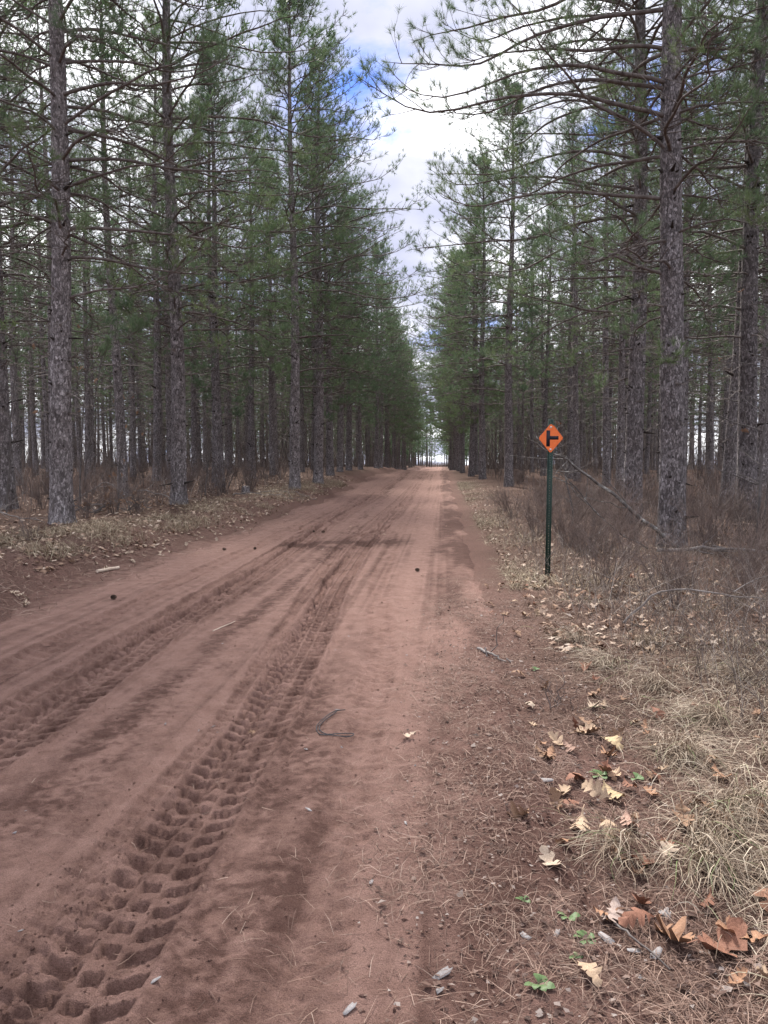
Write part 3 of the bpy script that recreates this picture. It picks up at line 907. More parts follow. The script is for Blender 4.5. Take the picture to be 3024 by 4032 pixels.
while cnt < 130:
    side = -1 if rng.random() < .6 else 1
    y = rng.uniform(15, 60); x = rng.uniform(-9 - y * .25, -7.2) if rng.random() < .3 else rng.uniform(-.62 * y - 2, -7)
    if side > 0: x = rng.uniform(3.5, .45 * y + 3)
    if not in_view(x, y, 1): continue
    tag(obj('bare_shrub', shrubs_far[cnt % 3] if y > 24 else shrubs[cnt % 5], None, (x, y, S(x, y)), (0, 0, rng.uniform(0, 6.28)), rng.uniform(.7, 1.25)),
        'leafless shrub among the pine trunks of the %s stand' % ('left' if side < 0 else 'right'), 'shrub', 'understorey shrubs on the %s' % ('left' if side < 0 else 'right')); cnt += 1

def sapling(seed, x, y, h, lab, lean=(0, 0), leaves=0, rad=.022):
    r = np.random.default_rng(seed)
    s = np.linspace(0, 1, 12)
    P = np.stack([lean[0] * s ** 1.5 * h, lean[1] * s ** 1.5 * h, h * s - .05], -1)
    P[:, :2] += np.cumsum(r.normal(0, .022, (12, 2)), 0)
    g = Geo(); g.add(*tubes(P[None], (rad * (1 - s) ** .7 + .003)[None], 6))
    n = 16
    tt = r.uniform(.2, .98, (1, n)); p0, tg = rows(P[None], tt); p0 = p0[0]; tg = tg[0]
    a = r.uniform(0, 6.28, n)
    dv = nrm(np.stack([np.cos(a), np.sin(a), r.uniform(.3, 1.0, n)], -1)); ln = h * r.uniform(.12, .3, n)
    s7 = np.linspace(0, 1, 7)
    BP = p0[:, None] + dv[:, None] * (ln[:, None] * s7)[..., None] + np.cumsum(r.normal(0, .022, (n, 7, 3)), 1)
    g.add(*tubes(BP, np.broadcast_to(rad * .4 * (1 - s7) + .0022, BP.shape[:2]), 4))
    t2 = r.uniform(.3, .98, (n, 6)); q0, qt = rows(BP, t2)
    d2 = nrm(qt + r.normal(0, .6, q0.shape)); l2 = r.uniform(.1, .4, (n, 6))
    s4 = np.linspace(0, 1, 4)
    TP = (q0[:, :, None] + d2[:, :, None] * (l2[..., None] * s4)[..., None]).reshape(-1, 4, 3)
    TP = TP + np.cumsum(r.normal(0, .012, TP.shape), 1)
    g.add(*tubes(TP, np.broadcast_to(.003 * (1 - s4) + .0016, TP.shape[:2]), 3))
    e = obj('bare_sapling', None, None, (x, y, S(x, y)))
    tag(e, lab, 'sapling', 'leafless saplings')
    obj('stem', g.mesh('stem', [M_SAPL]), e)
    if leaves:
        pick = r.choice(len(TP), leaves)
        for i in pick:
            lf = obj('leaf', leaf_meshes[i % 6], e, tuple(TP[i, -1]), tuple(r.uniform(-1.6, 1.6, 3)), r.uniform(.11, .17)); lf.color = hue('brown')

# ---------------------------------------------------------------- oak leaves
HUES = {'orange': (.35, .20, .125), 'yellow': (.50, .38, .23), 'red': (.25, .12, .08), 'russet': (.27, .14, .09), 'pink': (.36, .23, .18),
        'pale': (.50, .40, .31), 'tan': (.45, .33, .23), 'brown': (.28, .175, .115), 'grey': (.33, .26, .23)}
def hue(word=None):
    c = HUES[word] if word else HUES[random.choice(['tan', 'brown', 'pale', 'brown', 'tan', 'red', 'pink', 'orange'])]
    k = random.uniform(.85, 1.12)
    return (c[0] * k, c[1] * k, c[2] * k, 1)
def leaf_mesh(seed, curl, fold):
    r = np.random.default_rng(seed)
    st = [0.0, .06, .14, .21, .26, .30, .35, .41, .47, .52, .56, .61, .67, .73, .78, .83, .88, .94, 1.0]
    wd = [.012, .03, .05, .20, .24, .09, .08, .30, .35, .27, .10, .12, .31, .28, .10, .17, .18, .11, .02]
    fw = [0, 0, 0, .03, .05, 0, 0, .03, .06, .06, 0, 0, .05, .06, 0, .03, .03, .01, 0]
    V = []
    for i, (s, w, f) in enumerate(zip(st, wd, fw)):
        for sd in (-1, 0, 1):
            ww = w * .82 * r.uniform(.85, 1.15) if sd else 0
            x = s + (f * r.uniform(.7, 1.3) if sd else 0) - .5; yv = sd * ww
            z = curl * (x * x) * 1.2 + fold * yv * yv * 2.5 + r.normal(0, .018) + (.05 * math.sin(s * 9 + seed) if sd else 0)
            V.append((x, yv, z))
    F = []
    for i in range(len(st) - 1):
        for k in (0, 1):
            a = i * 3 + k; F.append((a, a + 3, a + 4, a + 1))
    # stalk
    V = np.array(V); zoff = V[:, 2].min(); V[:, 2] -= zoff
    b = V[1]; n = len(V)
    V = np.concatenate([V, [b + (-.22, -.008, .01), b + (-.22, .008, .01), b + (0, .008, 0), b + (0, -.008, 0)]])
    F.append((n, n + 1, n + 2, n + 3))
    return make_mesh('leaf', V, np.array(F), M_LEAF, smooth=True)
leaf_meshes = [leaf_mesh(1, .5, .9), leaf_mesh(2, -.5, .5), leaf_mesh(3, .8, -.6), leaf_mesh(4, -.9, -.9), leaf_mesh(5, .2, 1.6), leaf_mesh(6, .9, .3)]

saps = [
    (5.1, 12.4, 5.2, 'leafless sapling with dark forked stem right of the thick pine', (.05, 0), 2),
    (5.35, 12.0, 3.4, 'short crooked leafless sapling at the far right of the thicket', (-.1, 0), 0),
    (6.1, 14.6, 5.5, 'tall leafless sapling before the pale right pine', (.06, 0), 3),
    (4.9, 15.8, 6.0, 'slim leafless sapling between the two right pines and the pale pine', (-.05, 0), 0),
    (7.3, 15.2, 4.8, 'leafless sapling with bent crown near the right edge', (-.12, 0), 2),
    (-9.4, 18.5, 5.0, 'leafless sapling with brown oak leaves left of the second pine', (.08, 0), 10),
    (-10.2, 16.6, 4.2, 'thin leafless sapling behind the closest left pine', (.1, 0), 6),
    (-8.2, 18.2, 3.0, 'small oak sapling with hanging brown leaves beside second left pine', (.1, 0), 12),
    (-11.2, 22.5, 5.5, 'bare sapling leaning right deep in the left stand', (.15, 0), 4),
    (2.9, 16.8, 2.6, 'short leafless sapling behind the sign panel', (-.2, 0), 1),
    (-8.0, 24.6, 3.2, 'dark bent sapling between left pines near the stump', (.22, 0), 0),
]
for i, (x, y, h, lab, ln, lv) in enumerate(saps): sapling(700 + i, x, y, h, lab, ln, lv)

def brush_field(name, pts, h, wid, matl, label, seed, lean=.35):
    r = np.random.default_rng(seed)
    pts = np.asarray(pts); n = len(pts)
    z = surf(pts[:, 0], pts[:, 1])
    s = np.linspace(0, 1, 4)
    P = np.repeat(np.column_stack([pts, z - .02])[:, None], 4, 1)
    a = r.uniform(0, 6.28, n); k = np.abs(r.normal(0, lean, n)); hh = h * r.uniform(.35, 1.15, n) if np.isscalar(h) else h * r.uniform(.35, 1.15, n)
    P[..., 0] += (np.cos(a) * k * hh)[:, None] * s ** 1.4; P[..., 1] += (np.sin(a) * k * hh)[:, None] * s ** 1.4
    P[..., 2] += hh[:, None] * s
    P[:, 1:] += np.cumsum(r.normal(0, .05, (n, 3, 3)), 1) * hh[:, None, None] * np.array([1, 1, .3])
    w = np.broadcast_to(wid, (n,)) if not np.isscalar(wid) else np.full(n, wid)
    # forks
    f0 = P[:, 2]; fd = nrm(nrm(P[:, 2] - P[:, 1]) + r.normal(0, .6, (n, 3))); fl = hh * r.uniform(.2, .5, n)
    FP = np.stack([f0, f0 + fd * fl[:, None] * .5, f0 + fd * fl[:, None] + r.normal(0, .03, (n, 3))], 1)
    g = Geo()
    g.add(*tubes(P, w[:, None] * (1 - .75 * s)[None], 3))
    g.add(*tubes(FP, w[:, None] * np.array([.55, .4, .2])[None], 3))
    ti = r.random(n)
    o = obj(name, make_mesh(name, np.concatenate(g.V), np.concatenate(g.F), matl, attrs={'tint': np.concatenate([np.repeat(ti, 12), np.repeat(ti, 9)])})); tag(o, label, 'undergrowth', kind='stuff'); return o
def scatter(n, fx, seed):
    r = np.random.default_rng(seed); out = np.zeros((0, 2))
    while len(out) < n:
        x, y, ok = fx(r, 4 * n)
        out = np.concatenate([out, np.column_stack([x, y])[ok]])
    return out[:n]
def f_right(r, m):
    y = 4.3 + 22 * r.random(m) ** 1.5; x = 1.2 + (.5 * y + 1.5) * r.random(m)
    return x, y, (x > 1.0 + np.maximum(0, (8 - y) * .16) + .6 * r.random(m)) & in_view(x, y, .6)
brush_field('right_undergrowth', scatter(3800, f_right, 1), .50, .0026, M_BRUSH, 'low tangle of brown twigs and stalks right of the road', 31, .85)
def f_mid(r, m):
    y = 17 + 95 * r.random(m) ** 1.3
    x = np.where(r.random(m) < .58, -7.2 - (.62 * y) * r.random(m), 3.2 + (.46 * y) * r.random(m))
    return x, y, in_view(x, y, 1)
pm = np.array(scatter(4300, f_mid, 2))
brush_field('stand_undergrowth', pm, .9, .0042 + .00018 * pm[:, 1], M_BRUSH, 'reddish brown brush covering the floor between the pine trunks', 32)

def f_end(r, m):
    y = r.uniform(262, 300, m); x = r.uniform(-9, 6, m)
    return x, y, np.ones(m, bool)
brush_field('road_end_brush', scatter(600, f_end, 23), 1.7, .045, M_BRUSH, 'pale brush closing the far end of the road', 34, .3)
def f_thick(r, m):
    y = 62 + 75 * r.random(m)
    x = np.where(r.random(m) < .58, -8.5 - (.62 * y) * r.random(m), 4.5 + (.46 * y) * r.random(m))
    return x, y, in_view(x, y, 1)
pt = np.array(scatter(4600, f_thick, 22))
brush_field('far_thicket', pt, 5.6, .011 + .00016 * pt[:, 1], M_BRUSH, 'tall grey brown thicket far behind the pine trunks', 33, .45)

# ================================================================ grass, needles, leaf litter
def blades(pts, ln, wd, seed, flat=.6, segs=4, tuss=None, kink=.05, arch=.03):
    r = np.random.default_rng(seed)
    pts = np.asarray(pts); n = len(pts)
    z = surf(pts[:, 0], pts[:, 1]) - .005
    s = np.linspace(0, 1, segs + 1)
    a = r.uniform(0, 6.28, n) if tuss is None else tuss + r.normal(0, .6, n)
    L = ln * r.uniform(.5, 1.2, n)
    fl = np.clip(r.normal(flat, .22, n), .05, .98)
    hor = L[:, None] * (fl[:, None] * s + (1 - fl[:, None]) * s ** 2 * .6)
    ver = L[:, None] * (1.0 - fl[:, None]) * (1.7 * s - 1.0 * s ** 2 - .25 * s ** 3) + .012 * r.random(n)[:, None] + arch * (4 * s * (1 - s)) * r.random(n)[:, None]
    aa = a[:, None] + r.normal(0, 5 * kink, n)[:, None] * s ** 2 + kink * r.normal(size=(n, segs + 1))
    P = np.stack([pts[:, :1] + np.cos(aa) * hor, pts[:, 1:] + np.sin(aa) * hor, 0 * hor], -1)
    zs = surf(P[..., 0], P[..., 1]); P[..., 2] = np.maximum(z[:, None], zs) * s + z[:, None] * (1 - s) + np.maximum(ver, .004)
    sd = np.stack([-np.sin(aa), np.cos(aa), np.repeat(r.normal(0, .4, (n, 1)), segs + 1, 1)], -1)
    w = wd * r.uniform(.6, 1.3, n)[:, None] * (1 - .8 * s ** 2)[None]
    global last_tint; last_tint = np.repeat(r.random(n), (segs + 1) * 2)
    V = np.stack([P - sd * w[..., None] * .5, P + sd * w[..., None] * .5], 2).reshape(-1, 3)
    i = np.arange(n * (segs + 1) * 2).reshape(n, segs + 1, 2)
    F = np.stack([i[:, :-1, 0], i[:, :-1, 1], i[:, 1:, 1], i[:, 1:, 0]], -1).reshape(-1, 4)
    return V, F
def stuff(name, VF, matl, label, cat):
    o = obj(name, make_mesh(name, VF[0], VF[1], matl, attrs={'tint': last_tint})); tag(o, label, cat, kind='stuff'); return o
def gdens(x, y): return np.clip(.5 + 1.6 * fbm(x * .9, y * .9, 3, 91), 0, 1)
def f_grass(r, m):
    y = 1.7 + 11 * r.random(m) ** 1.7; x = .6 + (.5 * y + .8) * r.random(m)
    lim = .74 + .10 * np.maximum(0, 4 - y) + .25 * fbm(y * .8, 2.2, 3, 95)
    return x, y, (x > lim + .5 * r.random(m) ** 2) & in_view(x, y, .5) & (r.random(m) < gdens(x, y) * sst(lim, lim + .45, x) + .05)
stuff('dry_grass', blades(scatter(11000, f_grass, 3), .20, .0027, 41, .84), M_STRAW, 'matted straw coloured dry grass on the right verge', 'grass')
# tussocks with a lay of their own
tc = [(1.12, 3.05), (1.0, 2.8), (1.25, 2.75), (1.35, 3.3), (1.25, 3.9), (1.6, 4.4), (1.5, 5.1), (1.25, 5.6), (2.1, 5.2), (1.2, 6.4), (1.7, 6.3), (1.25, 2.45), (.72, 2.95), (1.8, 3.9)]
r5 = np.random.default_rng(5); tp = []; ta = []
for i, (x, y) in enumerate(tc):
    k = 230 if i < 6 else 150
    a0 = r5.uniform(3.2, 5.2)
    for _ in range(k): tp.append((x + r5.normal(0, .06), y + r5.normal(0, .06))); ta.append(a0 + r5.normal(0, .55))
stuff('grass_tussocks', blades(tp, .34, .0029, 42, .62, 6, np.array(ta), .03), M_STRAW, 'long pale dry grass tussocks drooping over the right verge', 'grass')
def f_grl(r, m):
    y = 8 + 30 * r.random(m) ** 1.4; x = edge_l(y) - .45 - 1.9 * np.abs(r.normal(0, .55, m))
    return x, y, in_view(x, y, 1) & (gdens(x * 1.3, y) > r.random(m))
stuff('bank_grass', blades(scatter(9000, f_grl, 4), .26, .006, 43, .55, 3), M_STRAWL, 'dry yellowish grass along the left road bank', 'grass')
def f_grr(r, m):
    y = 9 + 35 * r.random(m) ** 1.3; x = .85 + np.abs(r.normal(0, .6, m))
    return x, y, gdens(x, y * .6) > r.random(m)
stuff('far_verge_grass', blades(scatter(5000, f_grr, 5), .24, .006, 44, .6, 3), M_STRAWL, 'dry grass strip along the right road edge beyond the sign', 'grass')
def f_need(r, m):
    y = 1.5 + 8.5 * r.random(m) ** 2.0; x = -.7 + (2.8 + .1 * y) * r.random(m)
    d = sst(-.55, .25, x) * sst(3.2, 1.2, x) * (.6 + 1.2 * fbm(x * 2.2, y * 2.2, 3, 97)) + .02
    return x, y, r.random(m) < d
stuff('needle_litter', blades(scatter(40000, f_need, 6), .10, .0018, 45, .97, 2, None, .012, .006), M_NLIT, 'fallen rust coloured pine needles strewn over the right shoulder', 'pine needles')
def f_need2(r, m):
    y = 7 + 16 * r.random(m) ** 1.3; x = -5.1 + r.normal(0, .55, m)
    return x, y, in_view(x, y, .5)
stuff('bank_needle_litter', blades(scatter(6000, f_need2, 7), .16, .005, 46, .95, 2, None, .012, .006), M_NLIT, 'brown pine needles on the slope of the left bank', 'pine needles')
def f_need3(r, m):
    y = 1.6 + 10 * r.random(m) ** 1.6; x = -4.4 + 4.3 * r.random(m)
    return x, y, in_view(x, y, 0)
stuff('road_needles', blades(scatter(1300, f_need3, 8), .08, .0019, 47, .98, 2, None, .012, .006), M_NLIT, 'a thin sprinkle of pine needles lying on the road sand', 'pine needles')
def duff(n, seed):
    r = np.random.default_rng(seed)
    y = 1.4 + 7 * r.random(n) ** 1.8; x = -.35 + 2.2 * r.random(n) ** .8
    ok = r.random(n) < sst(-.4, .2, x); x, y = x[ok], y[ok]; n = len(x)
    sz = r.uniform(.003, .012, n) * np.where(r.random(n) < .1, 1.8, 1)
    a = r.uniform(0, 6.28, (n, 1)) + np.array([0, 1.3, 2.9, 4.4]); rr = sz[:, None] * r.uniform(.5, 1.2, (n, 4))
    X = x[:, None] + np.cos(a) * rr; Y = y[:, None] + np.sin(a) * rr * .8
    Z = surf(x, y)[:, None] + .004 + np.abs(r.normal(0, .5, (n, 4))) * sz[:, None]
    global last_tint; last_tint = np.repeat(r.random(n), 4)
    return np.stack([X, Y, Z], -1).reshape(-1, 3), np.arange(n * 4).reshape(n, 4)
stuff('duff', duff(14000, 61), strand('duff', [(0, (.05, .03, .025)), (.45, (.12, .07, .055)), (.8, (.20, .135, .11)), (1, (.28, .24, .22))]), 'crumbled bark and leaf bits strewn over the right shoulder', 'forest litter')
# small crumbs of sand thrown up by the tyres
def crumbs(n, seed):
    r = np.random.default_rng(seed)
    y = 1.5 + 9 * r.random(n) ** 1.6
    k = r.integers(0, 4, n); cx = np.array([lin(yy, TRACKS[kk][0]) for yy, kk in zip(y, k)])
    x = cx + r.normal(0, .17, n)
    wide = r.random(n) < .35; x = np.where(wide, r.uniform(-4, .8, n), x)
    sz = r.uniform(.002, .006, n) * np.where(r.random(n) < .10, 1.8, 1)
    z = surf(x, y) + sz * .2
    o8 = np.array([(1, 0, 0), (-1, 0, 0), (0, 1, 0), (0, -1, 0), (0, 0, 1), (0, 0, -.6)], float)
    f8 = np.array([(0, 2, 4), (2, 1, 4), (1, 3, 4), (3, 0, 4), (2, 0, 5), (1, 2, 5), (3, 1, 5), (0, 3, 5)])
    V = np.stack([x, y, z], -1)[:, None] + o8[None] * sz[:, None, None] * r.uniform(.4, 1.6, (n, 6, 1))
    F = (f8[None] + (np.arange(n) * 6)[:, None, None]).reshape(-1, 3)
    return V.reshape(-1, 3), F
V, F = crumbs(6000, 9)
o = obj('sand_crumbs', make_mesh('sand_crumbs', V, F, M_ROAD, attrs={'damp': np.full(len(V), .45)}))
tag(o, 'small crumbs of red sand thrown up beside the tyre tracks', 'sand', kind='stuff')

# ---------------------------------------------------------------- single oak leaves
def put_leaf(x, y, sc, lab, grp='oak leaves on the right verge', k=None, rz=None, lift=.0, tilt=.18, word=None):
    k = rng.integers(0, 6) if k is None else k
    o = obj('oak_leaf', leaf_meshes[k], None, (x, y, S(x, y) + .006 + lift), (rng.normal(0, tilt), rng.normal(0, tilt), rng.uniform(0, 6.28) if rz is None else rz), sc * .92)
    o.color = hue(word); tag(o, lab, 'leaf', grp); return o
named = [
    (.57, 3.43, .14, 'tan oak leaf lying flat left of the upright curled leaf'),
    (.72, 3.38, .17, 'curled tan oak leaf standing on edge beside grey bark flakes'),
    (.79, 3.40, .17, 'broad yellow tan oak leaf right of the curled leaf'),
    (.57, 3.29, .13, 'reddish oak leaf just below the flat tan leaf'),
    (.33, 3.12, .17, 'rolled brown leaf lying at the sand edge'),
    (.42, 2.75, .14, 'pale oak leaf alone on the needle mat'),
    (1.02, 3.13, .18, 'brown oak leaf propped against the big grass tussock'),
    (.89, 2.89, .14, 'pale ragged oak leaf in matted straw grass'),
    (.80, 3.13, .16, 'pink brown lobed oak leaf above the matted grass'),
    (.70, 3.06, .15, 'light brown oak leaf left of the pink brown one'),
    (.75, 2.37, .20, 'large orange oak leaf near the bottom right'),
    (.88, 2.32, .24, 'largest red brown oak leaf near the bottom right corner'),
    (.97, 2.37, .18, 'orange oak leaf overlapping the largest red brown leaf'),
    (.44, 2.15, .12, 'small tan oak leaf near the bottom edge on needles'),
    (.58, 2.46, .14, 'greyish pink oak leaf below the grey bark strip'),
    (1.12, 2.55, .18, 'russet oak leaf at the right edge of the picture'),
    (.95, 4.65, .15, 'pale oak leaf at the upper end of the leaf trail'),
    (.87, 4.38, .17, 'brown oak leaf in the middle of the leaf trail'),
    (.82, 4.22, .16, 'tan oak leaf below the middle of the leaf trail'),
    (.94, 4.04, .16, 'yellow tan star shaped oak leaf right of the leaf trail'),
    (.70, 3.96, .12, 'small pinkish oak leaf at the lower end of the leaf trail'),
    (.56, 4.63, .13, 'pale leaf left of the dead stalk clump'),
    (1.07, 5.53, .17, 'reddish curled leaf pile at the grass edge'),
    (-.19, 4.14, .11, 'pale torn leaf lying alone on the sand by the cord'),
    (1.80, 6.27, .17, 'tan oak leaf caught high in the brown brush'),
    (1.15, 3.24, .18, 'brown curled oak leaf above the big grass tussock'),
]
for i, (x, y, sc, lab) in enumerate(named): put_leaf(x, y, sc, lab, word=next((w for t in lab.replace('ish', '').replace('reddish', 'red').replace('redd ', 'red ').split() for w in HUES if t == w or (t == 'light' and w == 'tan')), 'tan'), k=i % 6, lift=.004 if i not in (1, 6) else .03, tilt=.15 if i not in (1, 4, 6) else .7)
def many_leaves(n, fx, seed, lab, grp, s0=.10, s1=.17, tilt=.3, lift=.01):
    for x, y in scatter(n, fx, seed): put_leaf(x, y, rng.uniform(s0, s1), lab, grp, word='pale' if lab.startswith('pale') else random.choice(['brown', 'brown', 'tan', 'red', 'orange']) if lab.startswith('brown') else None, tilt=tilt, lift=lift * rng.random())
def f_lv(r, m):
    y = 2.1 + 8 * r.random(m) ** 1.0; x = .5 + (.3 * y + .7) * np.abs(r.normal(0, .55, m))
    return x, y, in_view(x, y, .3) & (gdens(x * 1.7 + 9, y * 1.7) > r.random(m) * .9)
many_leaves(150, f_lv, 12, 'brown oak leaf lying in the grass and needles of the right verge', 'scattered oak leaves on the right verge', .07, .16)
def f_lv2(r, m):
    y = 7.5 + 14 * r.random(m) ** 1.4; x = edge_l(y) - 2.4 * np.abs(r.normal(0, .5, m)) + .15
    return x, y, in_view(x, y, .3)
many_leaves(120, f_lv2, 13, 'pale oak leaf lying on the grassy left bank', 'scattered oak leaves on the left bank', .08, .14)
def f_lv3(r, m):
    y = 3 + 20 * r.random(m); x = r.uniform(-4.2, .2, m)
    return x, y, in_view(x, y, 0)
many_leaves(16, f_lv3, 14, 'small stray leaf lying on the open road sand', 'stray leaves on the road', .06, .11, .2, .0)
# the uncountable rest of the leaf litter, further in
def leaf_scatter(name, pts, size, label, seed):
    r = np.random.default_rng(seed); pts = np.asarray(pts); n = len(pts)
    a = np.array([0, .7, 1.3, 2.2, 3.1, 4.0, 4.8, 5.6]); rr = np.array([1, .45, .9, .4, .8, .42, .95, .5])
    sz = size * r.uniform(.6, 1.2, n); rot = r.uniform(0, 6.28, n)
    ang = a[None] + rot[:, None]; rad_ = rr[None] * r.uniform(.7, 1.2, (n, 8)) * sz[:, None] * .5
    tl = r.normal(0, .35, (n, 2))
    dx, dy = np.cos(ang) * rad_, np.sin(ang) * rad_
    z = surf(pts[:, 0], pts[:, 1])
    X = pts[:, :1] + dx; Y = pts[:, 1:] + dy; Z = z[:, None] + .012 + tl[:, :1] * dx + tl[:, 1:] * dy + r.uniform(0, .035, n)[:, None]
    c = np.stack([pts[:, 0], pts[:, 1], z + .012 + r.uniform(0, .03, n)], -1)[:, None]
    V = np.concatenate([c, np.stack([X, Y, Z], -1)], 1)
    f = np.array([(0, i + 1, (i + 1) % 8 + 1) for i in range(8)])
    F = (f[None] + (np.arange(n) * 9)[:, None, None]).reshape(-1, 3)
    o = obj(name, make_mesh(name, V.reshape(-1, 3), F, M_LEAFS, smooth=False, attrs={'tint': np.repeat(r.random(n), 9)})); tag(o, label, 'leaf litter', kind='stuff')
def f_ll(r, m):
    y = 9 + 35 * r.random(m) ** 1.4; x = edge_l(y) - .3 - 9 * r.random(m) ** 1.6
    return x, y, in_view(x, y, .5)
leaf_scatter('left_leaf_litter', scatter(3600, f_ll, 15), .11, 'pale fallen leaves carpeting the left bank under the pines', 51)
def f_lr(r, m):
    y = 6 + 30 * r.random(m) ** 1.4; x = .95 + (.45 * y) * r.random(m) ** 1.5
    return x, y, in_view(x, y, .5)
leaf_scatter('right_leaf_litter', scatter(2000, f_lr, 16), .085, 'fallen leaves caught in the brush right of the road', 52)

# ---------------------------------------------------------------- bark flakes, seedlings, cones, sticks, cord
def flake_mesh(seed):
    r = np.random.default_rng(seed); n = 9
    a = np.sort(r.uniform(0, 6.28, n)); rr = r.uniform(.55, 1.0, n)
    x, y = np.cos(a) * rr * .5, np.sin(a) * rr * .28; z = .25 * y * y + .12 * x * x + r.normal(0, .015, n)
    top = np.stack([x, y, z + .02], -1); bot = top - (0, 0, .02)
    V = np.concatenate([top, bot, [[0, 0, .02]], [[0, 0, 0]]])
    F = [(i, (i + 1) % n, 2 * n) for i in range(n)] + [((i + 1) % n + n, i + n, 2 * n + 1) for i in range(n)]
    F += [(i, i + n, (i + 1) % n + n) for i in range(n)] + [(i, (i + 1) % n + n, (i + 1) % n) for i in range(n)]
    return make_mesh('bark_flake', V, np.array(F), M_FLAKE, smooth=False)
flakes = [flake_mesh(800 + i) for i in range(4)]
fl = [(.50, 3.54, .11, 'largest torn grey bark flake beside the flat tan leaf'), (.76, 2.50, .13, 'long grey bark strip curled on the needles'),
      (.01, 2.17, .09, 'pale bark flake at the bottom on dark sand'), (-.01, 2.09, .07, 'small pale bark flake closest to the bottom edge'),
      (.38, 2.35, .05, 'tiny white bark flake by the seedling'), (.28, 2.34, .08, 'brown grey bark flake half sunk in sand'),
      (.62, 2.31, .07, 'white flaky bark bit under the thin dark twig'), (.68, 2.30, .08, 'whitish bark flake right of the thin dark twig'),
      (.54, 2.36, .08, 'curled whitish bark bit left of the thin dark twig')]
for x, y, sc, lab in fl:
    tag(obj('bark_flake', flakes[rng.integers(0, 4)], None, (x, y, S(x, y) + .004), (rng.normal(0, .15), rng.normal(0, .15), rng.uniform(0, 6.28)), sc * .85), lab, 'bark', 'bark flakes')
def f_fl(r, m): return r.uniform(-1.9, 1.0, m), 1.9 + 5 * r.random(m) ** 1.4, np.ones(m, bool)
for x, y in scatter(34, f_fl, 17):
    tag(obj('bark_flake', flakes[rng.integers(0, 4)], None, (x, y, S(x, y) + .003), (rng.normal(0, .15), rng.normal(0, .15), rng.uniform(0, 6.28)), rng.uniform(.02, .055)),
        'small pale bark flake lying on the sand', 'bark', 'small bark flakes on the sand')

def seedling_mesh(seed, n):
    r = np.random.default_rng(seed); g = Geo()
    for i in range(n):
        a = i * 2.4 + r.normal(0, .2); L = r.uniform(.6, 1.0) * .5; w = .13
        s = np.array([0, .25, .6, .85, 1.0]); ww = np.array([.1, .35, 1, .7, .05]) * w; up = np.array([0, .12, .2, .2, .15]) * r.uniform(.6, 1.6)
        P = np.stack([np.cos(a) * s * L, np.sin(a) * s * L, up * .6 + .02], -1); sd = np.array([-math.sin(a), math.cos(a), .2])
        V = np.concatenate([P - sd * ww[:, None], P + sd * ww[:, None]]); F = np.array([(k, k + 1, k + 6, k + 5) for k in range(4)])
        g.add(V, F)
    return g.mesh('seedling', [M_GREEN])
sd_m = [seedling_mesh(820, 6), seedling_mesh(821, 4)]
sdl = [(.47, 2.34, .10, 'green rosette seedling left of the white bark bits'), (.43, 2.44, .10, 'small green seedling above the rosette'),
       (.29, 2.10, .11, 'leafy green seedling at the bottom edge'), (.29, 2.52, .07, 'tiny green sprout on the dark sand'),
       (.78, 3.62, .13, 'green leafed weed above the broad tan leaf'), (.42, 2.24, .06, 'two leaved sprout between needle strands'),
       (1.0, 2.1, .13, 'green weed at the bottom right corner'), (.95, 3.6, .12, 'green weed under the leaves by the tussock'), (.70, 5.5, .10, 'small green weed at the sand edge farther up')]
for i, (x, y, sc, lab) in enumerate(sdl):
    tag(obj('seedling', sd_m[i % 2], None, (x, y, S(x, y)), (0, 0, rng.uniform(0, 6)), sc * .95), lab, 'seedling', 'green seedlings')

def cone_mesh(seed):
    r = np.random.default_rng(seed); g = Geo()
    for ring in range(7):
        z = -.42 + ring * .14; rad_ = .34 * math.sqrt(max(.05, 1 - (z / .52) ** 2))
        for k in range(8):
            a = k * .785 + ring * .39; d = np.array([math.cos(a), math.sin(a), .35]); s = np.array([-math.sin(a), math.cos(a), 0])
            c = np.array([0, 0, z]) + d * rad_ * .55
            V = [c - s * .07, c + s * .07, c + d * .5 * rad_ + s * .10 + (0, 0, .05), c + d * .5 * rad_ - s * .10 + (0, 0, .05), c + d * .4 * rad_ + (0, 0, -.05)]
            g.add(V, np.array([(0, 1, 2), (0, 2, 3), (0, 4, 1), (1, 4, 2), (2, 4, 3), (3, 4, 0)]))
    return g.mesh('pine_cone', [M_CONE], False)
cone = cone_mesh(1)
cones = [(-3.73, 8.11, .075, 'dark pine cone on the left side of the road sand'), (-.34, 10.57, .07, 'dark pine cone alone on the right half of the road'),
         (-3.9, 13.0, .07, 'left pine cone of the pair along the bank foot'), (-3.4, 13.2, .07, 'right pine cone of the pair along the bank foot'),
         (-2.6, 16.0, .08, 'pine cone farther up near the dark damp patch'), (-2.9, 16.6, .07, 'pine cone just beyond the one near the damp patch')]
for x, y, sc, lab in cones:
    tag(obj('pine_cone', cone, None, (x, y, S(x, y) + .028), (1.4, .2, rng.uniform(0, 6)), sc), lab, 'pine cone', 'pine cones on the road')

